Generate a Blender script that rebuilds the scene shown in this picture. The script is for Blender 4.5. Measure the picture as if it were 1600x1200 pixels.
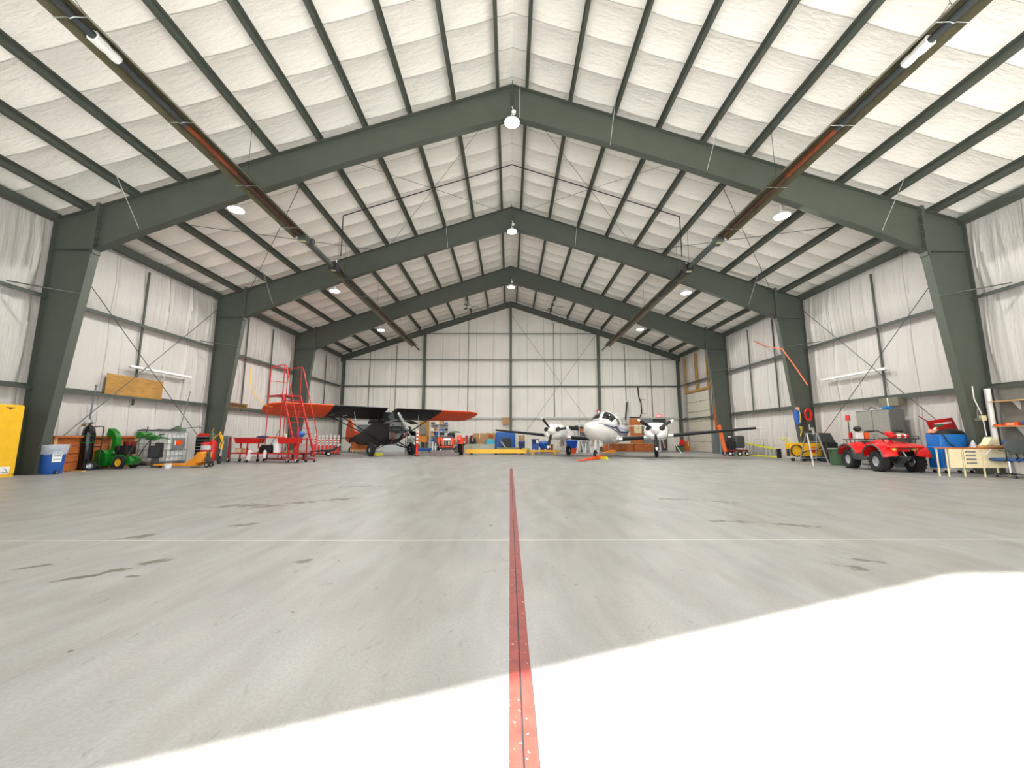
import bpy, math, random
from mathutils import Vector, Matrix
random.seed(7)
C = bpy.context.scene.collection
SC = bpy.context.scene
for o in list(bpy.data.objects): bpy.data.objects.remove(o)

# ---------------------------------------------------------------- camera
FPX, PIT, CX, HC, YAW = 616.53, .1343, -.0759, 1.1275, .0053   # focal length in pixels of a 1600 wide frame
cam = bpy.data.cameras.new('camera'); camo = bpy.data.objects.new('camera', cam); C.objects.link(camo)
camo.location = (CX, 0, HC); camo.rotation_euler = (math.pi/2+PIT, 0, -YAW)
cam.sensor_width = 36; cam.lens = FPX/1600*36; cam.clip_start = .05; cam.clip_end = 500
SC.camera = camo
# ---------------------------------------------------------------- colour management
SC.view_settings.view_transform = 'Standard'; SC.view_settings.look = 'None'
SC.view_settings.gamma = 1; SC.view_settings.use_curve_mapping = False
SC.view_settings.exposure = 1.5
# ---------------------------------------------------------------- sky and sun
w = bpy.data.worlds.new('sky'); SC.world = w; w.use_nodes = True
nt = w.node_tree; nt.nodes.clear()
wo = nt.nodes.new('ShaderNodeOutputWorld'); bg = nt.nodes.new('ShaderNodeBackground')
sky = nt.nodes.new('ShaderNodeTexSky'); sky.sky_type = 'NISHITA'; sky.sun_disc = False
sky.sun_elevation = math.radians(32); sky.sun_rotation = math.radians(200); sky.air_density = .7; sky.dust_density = 3.5; sky.ozone_density = .3
bg.inputs[1].default_value = .4
mixw = nt.nodes.new('ShaderNodeMix'); mixw.data_type = 'RGBA'; mixw.inputs[0].default_value = .75
mixw.inputs[7].default_value = (2.1, 2.45, 3.0, 1)          # thin bright overcast mixed into the clear sky
nt.links.new(sky.outputs[0], mixw.inputs[6]); nt.links.new(mixw.outputs[2], bg.inputs[0]); nt.links.new(bg.outputs[0], wo.inputs[0])
SUN_EL = math.radians(17.9)
sd = bpy.data.lights.new('sun', 'SUN'); sd.energy = 32; sd.angle = math.radians(.6); sd.color = (1, .99, .99)
so = bpy.data.objects.new('sun', sd); C.objects.link(so)
sdir = Vector((.935*math.cos(SUN_EL), .353*math.cos(SUN_EL), -math.sin(SUN_EL)))
so.rotation_euler = sdir.to_track_quat('-Z', 'Y').to_euler(); so.location = (-20, -12, 12)
pl = bpy.data.lights.new('door_daylight', 'AREA'); pl.shape = 'RECTANGLE'; pl.size = 24.6; pl.size_y = 5.5; pl.cycles.is_portal = True
po = bpy.data.objects.new('door_daylight', pl); C.objects.link(po); po.location = (0, -2.55, 2.75); po.rotation_euler = (math.radians(90), 0, 0)

# ---------------------------------------------------------------- pixel to place
def _ray(px, py):
    u = (px-800)/FPX; v = -(py-600)/FPX
    c, s = math.cos(PIT), math.sin(PIT); Y = c-s*v; Z = s+c*v
    c, s = math.cos(YAW), math.sin(YAW); return (c*u+s*Y, -s*u+c*Y, Z)
def G(px, py, z=0):
    r = _ray(px, py); t = (z-HC)/r[2]; return Vector((CX+r[0]*t, r[1]*t, z))
def at(px, py, Y):
    r = _ray(px, py); t = Y/r[1]; return Vector((CX+r[0]*t, Y, HC+r[2]*t))
def atX(px, py, X):
    r = _ray(px, py); t = (X-CX)/r[0]; return Vector((X, r[1]*t, HC+r[2]*t))

def GP(px, py, dy=0):              # floor point under a pixel, pushed dy further along the line of sight
    p = G(px, py); r = _ray(px, 683.3); t = (p.y+dy)/r[1]; return Vector((CX+r[0]*t, p.y+dy, 0))
# ---------------------------------------------------------------- materials
def lin(c):
    return tuple(((x/255)/12.92 if x/255 <= .04045 else ((x/255+.055)/1.055)**2.4) for x in c)
MATS = {}
def M(name, rgb=None, rough=.5, metal=0, var=.08, scale=6, bump=0, bscale=40, stretch=None, alpha=1, trans=0, emit=0, coat=0):
    if name in MATS: return MATS[name]
    m = bpy.data.materials.new(name); m.use_nodes = True; n = m.node_tree.nodes; l = m.node_tree.links
    b = n['Principled BSDF']; c = lin(rgb)
    b.inputs['Roughness'].default_value = rough; b.inputs['Metallic'].default_value = metal
    b.inputs['Coat Weight'].default_value = coat
    tc = n.new('ShaderNodeTexCoord'); mp = n.new('ShaderNodeMapping'); l.new(tc.outputs['Object'], mp.inputs[0])
    if stretch: mp.inputs['Scale'].default_value = stretch
    no = n.new('ShaderNodeTexNoise'); no.inputs['Scale'].default_value = scale; no.inputs['Detail'].default_value = 4
    l.new(mp.outputs[0], no.inputs[0])
    r = n.new('ShaderNodeValToRGB'); r.color_ramp.elements[0].position = .3; r.color_ramp.elements[1].position = .7
    r.color_ramp.elements[0].color = tuple(x*(1-var) for x in c)+(1,); r.color_ramp.elements[1].color = tuple(min(1, x*(1+var)) for x in c)+(1,)
    l.new(no.outputs[0], r.inputs[0]); l.new(r.outputs[0], b.inputs['Base Color'])
    if bump:
        nb = n.new('ShaderNodeTexNoise'); nb.inputs['Scale'].default_value = bscale; l.new(mp.outputs[0], nb.inputs[0])
        bu = n.new('ShaderNodeBump'); bu.inputs['Strength'].default_value = bump; bu.inputs['Distance'].default_value = .02
        l.new(nb.outputs[0], bu.inputs['Height']); l.new(bu.outputs[0], b.inputs['Normal'])
    if trans: b.inputs['Transmission Weight'].default_value = trans
    if alpha < 1: b.inputs['Alpha'].default_value = alpha
    if emit:
        b.inputs['Emission Color'].default_value = c+(1,); b.inputs['Emission Strength'].default_value = emit
    MATS[name] = m; return m

# ---------------------------------------------------------------- mesh builder
class MB:
    def __init__(s): s.v = []; s.f = []; s.m = Matrix.Identity(4)
    def add(s, vs, fs):
        o = len(s.v); s.v += [tuple(s.m @ Vector(p)) for p in vs]; s.f += [tuple(i+o for i in f) for f in fs]; return s
    def box(s, c, d, r=None):          # centre, full size, optional euler or matrix
        hx, hy, hz = d[0]/2, d[1]/2, d[2]/2
        vs = [Vector((x*hx, y*hy, z*hz)) for x in (-1, 1) for y in (-1, 1) for z in (-1, 1)]
        if r is not None:
            R = r if isinstance(r, Matrix) else Matrix.Rotation(r[2], 3, 'Z') @ Matrix.Rotation(r[1], 3, 'Y') @ Matrix.Rotation(r[0], 3, 'X')
            vs = [R @ v for v in vs]
        c = Vector(c)
        return s.add([v+c for v in vs], [(0, 1, 3, 2), (4, 6, 7, 5), (0, 4, 5, 1), (2, 3, 7, 6), (0, 2, 6, 4), (1, 5, 7, 3)])
    def bx(s, a, b):                   # two corners
        return s.box([(a[i]+b[i])/2 for i in range(3)], [abs(b[i]-a[i]) for i in range(3)])
    def bar(s, a, b, w, h, up=(0, 0, 1)):   # square bar between two points
        a, b = Vector(a), Vector(b); d = b-a; L = d.length; d.normalize(); u = Vector(up)
        x = d.cross(u)
        if x.length < 1e-4: x = d.cross(Vector((0, 1, 0)))
        x.normalize(); u = x.cross(d)
        R = Matrix((x, d, u)).transposed(); return s.box((a+b)/2, (w, L, h), R)
    def loft(s, rings, cap=True, closed=False):
        n = len(rings[0]); vs = [p for r in rings for p in r]; fs = []
        for i in range(len(rings)-(0 if closed else 1)):
            a, b = i*n, ((i+1) % len(rings))*n
            for j in range(n): k = (j+1) % n; fs.append((a+j, a+k, b+k, b+j))
        if cap and not closed: fs += [tuple(range(n))[::-1], tuple(range((len(rings)-1)*n, len(rings)*n))]
        return s.add(vs, fs)
    def cyl(s, a, b, r, r2=None, n=14, cap=True):
        a, b = Vector(a), Vector(b); r2 = r if r2 is None else r2; d = (b-a).normalized()
        x = d.orthogonal().normalized(); y = d.cross(x)
        return s.loft([[c+(x*math.cos(2*math.pi*i/n)+y*math.sin(2*math.pi*i/n))*q for i in range(n)] for c, q in ((a, r), (b, r2))], cap)
    def lathe(s, prof, c=(0, 0, 0), ax=(0, 0, 1), n=18, cap=True, sc=(1, 1)):
        d = Vector(ax).normalized(); x = d.orthogonal().normalized() if abs(d.z) < .9 else Vector((1, 0, 0)); y = d.cross(x); c = Vector(c)
        return s.loft([[c+d*z+(x*math.cos(2*math.pi*i/n)*sc[0]+y*math.sin(2*math.pi*i/n)*sc[1])*r for i in range(n)] for r, z in prof], cap)
    def tube(s, pts, r, n=6, closed=False, cap=True):
        P = [Vector(p) for p in pts]; rings = []; x = None
        for i, p in enumerate(P):
            if closed: d = P[(i+1) % len(P)]-P[i-1]
            else: d = (P[min(i+1, len(P)-1)]-P[max(i-1, 0)])
            d.normalize()
            x = d.orthogonal().normalized() if x is None else (x-d*x.dot(d)).normalized()
            y = d.cross(x); q = r[i] if isinstance(r, (list, tuple)) else r
            rings.append([p+(x*math.cos(2*math.pi*k/n)+y*math.sin(2*math.pi*k/n))*q for k in range(n)])
        return s.loft(rings, cap, closed)
    def prism(s, poly, ax, a, b):      # poly of 2d points, extruded along axis 0/1/2 from a to b
        def P(u, v, t): return {0: (t, u, v), 1: (u, t, v), 2: (u, v, t)}[ax]
        return s.loft([[P(u, v, a) for u, v in poly], [P(u, v, b) for u, v in poly]])
    def torus(s, c, R, r, ax=(0, 0, 1), n=24, k=8, a0=0, a1=2*math.pi):
        d = Vector(ax).normalized(); x = d.orthogonal().normalized() if abs(d.z) < .9 else Vector((1, 0, 0)); y = d.cross(x); c = Vector(c)
        full = abs(a1-a0-2*math.pi) < 1e-3; m = n if full else n+1
        return s.tube([c+(x*math.cos(a0+(a1-a0)*i/n)+y*math.sin(a0+(a1-a0)*i/n))*R for i in range(m)], r, k, closed=full)
    def ball(s, c, r, n=12, sc=(1, 1, 1)):
        c = Vector(c); rings = []
        for i in range(n//2+1):
            t = math.pi*i/(n//2); q = max(math.sin(t), .02)
            rings.append([c+Vector((math.cos(2*math.pi*k/n)*q*sc[0], math.sin(2*math.pi*k/n)*q*sc[1], -math.cos(t)*sc[2]))*r for k in range(n)])
        return s.loft(rings)
def mb(): return MB()

def build(name, m, mt, parent=None, loc=(0, 0, 0), rz=0, bev=0, ang=35):
    me = bpy.data.meshes.new(name); me.from_pydata(m.v, [], m.f); me.validate(); me.update()
    me.polygons.foreach_set('use_smooth', [True]*len(me.polygons)); me.set_sharp_from_angle(angle=math.radians(ang))
    import bmesh
    b = bmesh.new(); b.from_mesh(me); bmesh.ops.recalc_face_normals(b, faces=b.faces); b.to_mesh(me); b.free()
    if isinstance(mt, str): mt = MATS[mt]
    me.materials.append(mt)
    o = bpy.data.objects.new(name, me); C.objects.link(o); o.location = loc; o.rotation_euler = (0, 0, rz)
    if parent: o.parent = parent
    if bev:
        bm = o.modifiers.new('bevel', 'BEVEL'); bm.width = bev; bm.segments = 2; bm.limit_method = 'ANGLE'
    return o
def tag(o, label, cat, group=None, kind=None):
    o['label'] = label; o['category'] = cat
    if group: o['group'] = group
    if kind: o['kind'] = kind
    return o
def thing(name, label, cat, loc=(0, 0, 0), rz=0, group=None):
    o = bpy.data.objects.new(name, None); C.objects.link(o); o.empty_display_size = .2
    o.location = loc; o.rotation_euler = (0, 0, rz); return tag(o, label, cat, group)
def solo(name, m, mt, label, cat, loc=(0, 0, 0), rz=0, group=None, bev=0):
    return tag(build(name, m, mt, None, loc, rz, bev), label, cat, group)
def struct(name, m, mt, bev=0):
    o = build(name, m, mt, bev=bev); o['kind'] = 'structure'; return o
def dup(o, loc=None, rz=None, label=None, parent=None):
    c = o.copy(); C.objects.link(c)
    if parent: c.parent = parent
    for ch in list(o.children): dup(ch, parent=c)
    if loc is not None: c.location = loc
    if rz is not None: c.rotation_euler = (c.rotation_euler[0], c.rotation_euler[1], rz)
    if label: c['label'] = label
    return c
PI = math.pi
# ---------------------------------------------------------------- palette
M('steel', (83, 89, 80), .55, .15, .06, 2, .05)
M('steel_dark', (78, 86, 80), .5, .15, .08, 3)
M('zinc', (176, 180, 178), .35, .8, .1); M('alu', (196, 200, 202), .35, .85, .06); M('chrome', (215, 218, 222), .18, 1, .02)
M('black', (26, 27, 29), .5, 0, .2); M('rubber', (30, 31, 33), .85, 0, .25, 12, .3, 60); M('gloss_black', (16, 16, 18), .2, 0, .1)
M('white', (236, 236, 234), .35, 0, .03); M('white_gloss', (238, 238, 236), .12, 0, .02, coat=.5)
M('red', (200, 26, 24), .35, 0, .1, coat=.3); M('red_steel', (190, 36, 34), .45, 0, .15, 12); M('dark_red', (120, 24, 26), .5, 0, .15)
M('orange', (238, 86, 26), .4, 0, .1); M('orange_fabric', (236, 80, 22), .6, 0, .1, 3); M('amber_paint', (236, 150, 40), .4, 0, .12)
M('yellow', (240, 186, 34), .38, 0, .05); M('yellow_green', (216, 214, 50), .45, 0, .1)
M('blue', (30, 88, 168), .38, 0, .1); M('blue_bright', (22, 122, 200), .35, 0, .08); M('navy', (26, 40, 92), .5, 0, .15)
M('green_paint', (14, 116, 28), .3, 0, .1, coat=.4); M('green_dark', (66, 92, 64), .55, 0, .1)
M('wood_orange', (176, 96, 40), .6, 0, .3, 3, .1, 30, (1, 1, 8)); M('wood_pale', (206, 164, 112), .6, 0, .15, 4, .05, 30, (1, 8, 1))
M('plywood', (176, 132, 62), .6, 0, .22, 2.5, .05, 30, (1, 1, 5)); M('cardboard', (182, 142, 98), .8, 0, .1, 3)
M('grey', (122, 128, 128), .5, 0, .08); M('dark_grey', (62, 66, 68), .55, 0, .12); M('pale_grey', (190, 192, 190), .5, 0, .06)
M('beige', (226, 214, 176), .5, 0, .05); M('plastic_clear', (236, 237, 232), .3, 0, .06, 4, alpha=.95); M('bag', (210, 218, 226), .25, 0, .1, 8, .8, 14, alpha=.7)
M('paper', (240, 240, 236), .7, 0, .02); M('brass', (176, 140, 70), .35, .8, .1); M('rust', (138, 74, 46), .6, .3, .3, 5, .1, 30, (1, .3, 1))
M('glass_dark', (30, 38, 38), .08, 0, .1, coat=1); M('lamp_lit', (255, 252, 244), .5, emit=14); M('tube_lamp', (240, 240, 238), .4)
M('blue_tarp', (24, 92, 170), .4, 0, .2, 5, .6, 9); M('ink', (24, 24, 28), .6)

# insulation facing: off-white vinyl with fine wrinkles
YF_ = -2.45
def insul(name, rgb, st, seams=None):
    m = M(name, rgb, .55, 0, .04, .6)
    n = m.node_tree.nodes; l = m.node_tree.links; b = n['Principled BSDF']; tc = n['Texture Coordinate']
    prev = None
    for sc_, st_, strength in ((1.0, st, .55), (3.2, st, .35)):
        mp = n.new('ShaderNodeMapping'); mp.inputs['Scale'].default_value = [x*sc_ for x in st_]
        no = n.new('ShaderNodeTexNoise'); no.inputs['Scale'].default_value = 1; no.inputs['Detail'].default_value = 5; no.inputs['Distortion'].default_value = .6
        bu = n.new('ShaderNodeBump'); bu.inputs['Strength'].default_value = strength; bu.inputs['Distance'].default_value = .05
        l.new(tc.outputs['Object'], mp.inputs[0]); l.new(mp.outputs[0], no.inputs[0]); l.new(no.outputs[0], bu.inputs['Height'])
        if prev: l.new(prev.outputs[0], bu.inputs['Normal'])
        prev = bu
    l.new(prev.outputs[0], b.inputs['Normal'])
    ax, sp_, off = seams                                     # taped seams between the rolls of facing
    def mth(op, a, c):
        q = n.new('ShaderNodeMath'); q.operation = op
        for i, v in enumerate((a, c)):
            if isinstance(v, (int, float)): q.inputs[i].default_value = v
            elif v is not None: l.new(v, q.inputs[i])
        return q.outputs[0]
    sx = n.new('ShaderNodeSeparateXYZ'); l.new(tc.outputs['Object'], sx.inputs[0])
    u = mth('ABSOLUTE', mth('SUBTRACT', mth('FRACT', mth('ADD', mth('DIVIDE', mth('SUBTRACT', sx.outputs[ax], off), sp_), .5), None), .5), None)
    mr = n.new('ShaderNodeMapRange'); mr.inputs[1].default_value = .008/sp_; mr.inputs[2].default_value = .02/sp_; mr.inputs[3].default_value = .55; mr.inputs[4].default_value = 0; l.new(u, mr.inputs[0])
    mx = n.new('ShaderNodeMix'); mx.data_type = 'RGBA'; l.new(mr.outputs[0], mx.inputs[0]); l.new(n['Color Ramp'].outputs[0], mx.inputs[6]); mx.inputs[7].default_value = lin((120, 116, 104))+(1,); l.new(mx.outputs[2], b.inputs['Base Color'])
    return m
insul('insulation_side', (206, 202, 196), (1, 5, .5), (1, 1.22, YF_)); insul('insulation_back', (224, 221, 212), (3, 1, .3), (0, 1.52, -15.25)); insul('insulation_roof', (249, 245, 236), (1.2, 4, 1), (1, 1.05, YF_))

# concrete floor
def concrete():
    m = M('concrete', (150, 151, 148), .42, 0, .05, .5); n = m.node_tree.nodes; l = m.node_tree.links; b = n['Principled BSDF']
    tc = n['Texture Coordinate']; base = n['Color Ramp'].outputs[0]
    def noise(scale, st=(1, 1, 1), rot=0, det=5, dist=0):
        mp = n.new('ShaderNodeMapping'); mp.inputs['Scale'].default_value = st; mp.inputs['Rotation'].default_value = (0, 0, rot)
        no = n.new('ShaderNodeTexNoise'); no.inputs['Scale'].default_value = scale; no.inputs['Detail'].default_value = det; no.inputs['Distortion'].default_value = dist
        l.new(tc.outputs['Object'], mp.inputs[0]); l.new(mp.outputs[0], no.inputs[0]); return no.outputs[0]
    def ramp(x, a, c, lo=0, hi=1):
        r = n.new('ShaderNodeMapRange'); r.inputs[1].default_value = a; r.inputs[2].default_value = c; r.inputs[3].default_value = lo; r.inputs[4].default_value = hi
        l.new(x, r.inputs[0]); return r.outputs[0]
    def mul(x, y, op='MULTIPLY'):
        r = n.new('ShaderNodeMath'); r.operation = op
        for i, q in enumerate((x, y)):
            if isinstance(q, (int, float)): r.inputs[i].default_value = q
            else: l.new(q, r.inputs[i])
        return r.outputs[0]
    def darken(col, fac, to):
        x = n.new('ShaderNodeMix'); x.data_type = 'RGBA'; l.new(fac, x.inputs[0]); l.new(col, x.inputs[6]); x.inputs[7].default_value = lin(to)+(1,); return x.outputs[2]
    col = base
    col = darken(col, ramp(noise(.8, (1, .5, 1), .5, 6, 1), .48, .68, 0, .35), (150, 144, 128))     # wide traffic wear
    col = darken(col, ramp(noise(1.6, (1, .16, 1), -.6, 5), .55, .75, 0, .3), (160, 154, 140))       # tyre smears
    col = darken(col, ramp(noise(4, (1, .22, 1), .45, 7, .6), .36, .78, 0, .6), (124, 121, 112))
    col = darken(col, ramp(noise(3.1, (1, .3, 1), -.9, 7, .4), .45, .8, 0, .5), (172, 172, 167))
    col = darken(col, ramp(noise(55, (1, 1, 1), 0, 3), .35, .65, 0, .3), (118, 118, 112))
    col = darken(col, ramp(noise(9, (1, .3, 1), .9, 4, 2), .655, .76, 0, .6), (104, 98, 84))          # oil spots
    # larger stains with a place of their own
    for px, py, rx, ry, rt in ((367, 790, .28, .07, .7), (395, 790, .2, .06, .7), (420, 791, .22, .06, .6), (474, 785, .2, .08, .5), (531, 780, .25, .1, .4), (220, 838, .16, .05, .7), (123, 902, .14, .035, .7), (172, 893, .16, .04, .7),
                               (243, 877, .13, .04, .7), (370, 821, .12, .05, .7), (392, 819, .1, .04, .7), (55, 885, .1, .02, .6), (1143, 815, .26, .05, -.2), (1245, 821, .2, .05, -.4), (1330, 886, .14, .05, -.5), (1052, 780, .3, .05, -.2),
                               (1125, 784, .2, .05, -.3), (1350, 875, .12, .03, -.6), (470, 877, .1, .03, .6), (767, 821, .03, .02, 0), (457, 956, .012, .01, 0), (111, 1017, .016, .01, 0), (560, 760, .4, .06, .3), (210, 900, .06, .02, 0)):
        p = G(px, py); mp = n.new('ShaderNodeMapping'); mp.vector_type = 'TEXTURE'
        mp.inputs['Location'].default_value = p; mp.inputs['Rotation'].default_value = (0, 0, rt); mp.inputs['Scale'].default_value = (rx*1.25, ry*1.9, 1)
        l.new(tc.outputs['Object'], mp.inputs[0]); d = n.new('ShaderNodeVectorMath'); d.operation = 'LENGTH'; l.new(mp.outputs[0], d.inputs[0])
        dd = mul(d.outputs['Value'], ramp(noise(7, (1, 1, 1), 0, 4), .3, .7, -.5, .9), 'ADD')
        col = darken(col, ramp(dd, .7, 1.1, .85, 0), (84, 78, 62))
    # sawn joints
    sp = n.new('ShaderNodeSeparateXYZ'); l.new(tc.outputs['Object'], sp.inputs[0])
    for axis, pos, wd, to, st in ((1, 14.72, .03, (70, 66, 58), .8), (1, 4.56, .012, (214, 212, 204), .6), (0, 0, .012, (96, 92, 84), .5), (0, -13.1, .03, (80, 78, 70), .6), (0, 12.7, .03, (90, 86, 78), .5), (1, 24.6, .04, (110, 106, 96), .5)):
        d = mul(mul(sp.outputs[axis], pos, 'SUBTRACT'), 0, 'ADD'); ab = n.new('ShaderNodeMath'); ab.operation = 'ABSOLUTE'; l.new(d, ab.inputs[0])
        col = darken(col, ramp(ab.outputs[0], wd*.6, wd, st, 0), to)
    l.new(col, b.inputs['Base Color'])
    l.new(ramp(noise(2, (1, .4, 1), .4), .3, .7, .36, .52), b.inputs['Roughness'])
    bu = n.new('ShaderNodeBump'); bu.inputs['Strength'].default_value = .12; bu.inputs['Distance'].default_value = .01
    l.new(noise(60), bu.inputs['Height']); l.new(bu.outputs[0], b.inputs['Normal'])
    return m
concrete()

# ---------------------------------------------------------------- the building
D1, BAY, HR, SL, X0, PS = 12.394, 7.396, 13.385, .335, .471, 1.524
YF, YB, XW = -2.45, 34.75, 15.35      # front wall, back wall, side walls
def ztop(x): return HR-SL*abs(x)      # top of the rafters
RZ = .26                              # purlin depth
struct('floor', mb().bx((-XW, YF, -.2), (XW, YB+.1, 0)), 'concrete')
apron = struct('apron_outside', mb().bx((-45, -40, -.2), (45, YF, -.002)), M('apron_concrete', (190, 189, 185), .8, 0, .08, .8))
def side_wall(sgn):
    m = mb(); ny, nz = 930, 18; zt = ztop(XW)+RZ+.02; vs = []; fs = []
    rnd = random.Random(3 if sgn > 0 else 5); levels = [0, 2.75, 5.68, 8.12]
    D = [[0.0]*(ny+1) for _ in range(nz+1)]
    dy = (YB-YF)/ny
    def lev(z):
        k = max(i for i in range(4) if z >= levels[i]-1e-6); lo = levels[k]; hi = levels[k+1] if k < 3 else zt+.01; return k, max(0, min(1, (z-lo)/(hi-lo)))
    def fold(fy, a, wd, sl, kk, base):
        for j in range(nz+1):
            k, t = lev(zt*j/nz); bel = math.sin(PI*t)
            if kk is not None and kk != min(k, 2): continue
            c = fy+sl*(t-.5)+.04*math.sin(t*5+fy*3); amp = a*(base+(1-base)*bel) if kk is None else a*(.35+bel*.8)
            for i in range(max(0, int((c-2.2*wd-YF)/dy)), min(ny, int((c+2.2*wd-YF)/dy)+1)+1):
                u = (YF+i*dy-c)/wd; D[j][i] += amp*math.exp(-u*u*2)
    for i in range(31): fold(YF+1.22*i+rnd.uniform(-.1, .1), rnd.uniform(.03, .07), rnd.uniform(.05, .09), rnd.uniform(-.1, .1), None, .35)
    for i in range(620): fold(rnd.uniform(YF, YB), rnd.uniform(.008, .026), rnd.uniform(.03, .07), rnd.uniform(-.3, .3), rnd.choice((0, 1, 2, 2)), 0)
    for j in range(nz+1):
        z = zt*j/nz; k, t = lev(z)
        for i in range(ny+1): vs.append((sgn*(XW-.05*math.sin(PI*t)-D[j][i]), YF+i*dy, z))
    for j in range(nz):
        for i in range(ny): a = j*(ny+1)+i; fs.append((a, a+1, a+ny+2, a+ny+1))
    m.add(vs, fs); m.bx((sgn*XW, YF-.1, -.2), (sgn*(XW+.12), YB+.2, zt)); return m
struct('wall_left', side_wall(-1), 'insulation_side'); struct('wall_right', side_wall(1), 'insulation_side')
def back_wall():
    m = mb(); nx, nz = 640, 12; vs = []; fs = []; rnd = random.Random(9)
    folds = [(-XW+1.52*i+.1, .03, .03) for i in range(21)]
    for j in range(nz+1):
        for i in range(nx+1):
            x = -XW+2*XW*i/nx; z = (ztop(x)+RZ)*j/nz; d = .03*abs(math.sin(PI*z/2.8))
            for fx, a, wd in folds:
                u = (x-fx)/wd
                if abs(u) < 2.5: d -= a*math.exp(-u*u)
            d += .012*math.sin(x*9+math.sin(z)*.5)*abs(math.sin(x*1.3))
            vs.append((x, YB-d, z))
    for j in range(nz):
        for i in range(nx): a = j*(nx+1)+i; fs.append((a, a+1, a+nx+2, a+nx+1))
    m.add(vs, fs); m.prism([(-XW, -.2), (XW, -.2), (XW, ztop(XW)+RZ), (0, HR+RZ), (-XW, ztop(XW)+RZ)], 1, YB+.02, YB+.15); return m
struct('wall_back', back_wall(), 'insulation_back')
# front wall with the big door opening (open: the doors are slid away outside)
fw = mb(); DW, DH = 12.3, 5.5
fw.bx((-XW, YF-.15, -.2), (-DW, YF, DH)); fw.bx((DW, YF-.15, -.2), (XW, YF, DH))
fw.prism([(-XW, DH), (XW, DH), (XW, ztop(XW)+RZ), (0, HR+RZ), (-XW, ztop(XW)+RZ)], 1, YF-.15, YF)
struct('wall_front', fw, 'insulation_back')
def roof():
    m = mb()
    seams = [YF+1.05*i for i in range(36)]
    ys = sorted(set([YF, YB+.1]+[q for s_ in seams for q in (s_-.03, s_, s_+.03, s_+.5)])); ys = [y for y in ys if YF <= y <= YB+.1]
    for sgn in (-1, 1):
        xs = []; edges = [0]+[X0+PS*i for i in range(10)]+[XW]
        for a, b in zip(edges, edges[1:]): xs += [(a+(b-a)*k/6, math.sin(PI*k/6)*min(1, (b-a)/1.5)) for k in range(6)]
        xs.append((XW, 0)); vs = []; fs = []
        for y in ys:
            seam = any(abs(y-s_) < .01 for s_ in seams); bay = any(abs(y-s_) < .1 for s_ in seams)
            for x, sg in xs:
                vs.append((sgn*x, y, ztop(x)+RZ-.022*sg-(.018*min(1,sg*2) if seam else 0)))
        n = len(xs)
        for j in range(len(ys)-1):
            for i in range(n-1): a = j*n+i; fs.append((a, a+1, a+n+1, a+n))
        m.add(vs, fs)
    m.prism([(-XW-.2, ztop(XW)+RZ+.06), (0, HR+RZ+.1), (XW+.2, ztop(XW)+RZ+.06), (XW+.2, ztop(XW)+RZ+.16), (0, HR+RZ+.3), (-XW-.2, ztop(XW)+RZ+.16)], 1, YF-.3, YB+.3)
    return m
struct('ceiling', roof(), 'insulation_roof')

# rigid steel frames
XO = 15.12                            # outer flange
BOT = [(0, 12.14), (3.3, 11.14), (6.0, 10.26), (8.5, 9.35), (12.3, 7.86), (13.72, 7.25)]   # underside of the rafter
def frame(Y, label):
    t = thing('portal_frame', label, 'steel frame', (0, Y, 0), 0, 'rigid steel frames of the hangar')
    for s in (-1, 1):
        c = mb(); zt_ = ztop(XO)-.02
        c.prism([(s*XO, 0), (s*14.5, 0), (s*13.75, 7.25), (s*13.82, ztop(13.82)-.02), (s*XO, zt_)], 1, -.008, .008)
        c.bx((s*XO, -.13, 0), (s*(XO+.02), .13, zt_))
        for a, b in (((14.5, 0), (13.75, 7.25)),): c.bar((s*a[0], 0, a[1]), (s*b[0], 0, b[1]), .26, .024, (1, 0, 0))
        c.bar((s*XO, 0, 7.25), (s*13.75, 0, 7.25), .24, .016); c.bar((s*(XO), 0, zt_), (s*13.8, 0, ztop(13.8)-.02), .26, .016)
        c.bx((s*(XO+.06), -.17, 0), (s*14.42, .17, .025))
        build('column', c, 'steel', t)
        p = mb(); p.bx((s*13.83, -.13, 7.1), (s*13.72, .13, ztop(13.8)+.1)); build('end_plate', p, 'steel', t)
        if Y < 13:
            for k in range(6): build('bolt', mb().cyl((s*13.70, -.09, 7.4+k*.26), (s*13.64, -.09, 7.4+k*.26), .03, n=6), 'steel_dark', t)
        r = mb(); top = [(s*13.72, ztop(13.72)-.02), (0, HR-.02)]
        r.prism(top+[(s*x, z) for x, z in BOT], 1, -.008, .008)
        r.bar((s*13.72, 0, ztop(13.72)-.012), (0, 0, HR-.012), .26, .018)
        for a, b in zip(BOT, BOT[1:]): r.bar((s*a[0], 0, a[1]), (s*b[0], 0, b[1]), .26, .02)
        build('rafter', r, 'steel', t)
    r = mb().bx((-.012, -.13, 12.05), (.012, .13, HR+.12)); build('ridge_plate', r, 'steel', t)
    return t
for k, lab in enumerate(('nearest grey green steel portal frame spanning the hangar', 'middle grey green steel portal frame, second from the door', 'farthest grey green steel portal frame before the back wall')): frame(D1+k*BAY, lab)
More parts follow.
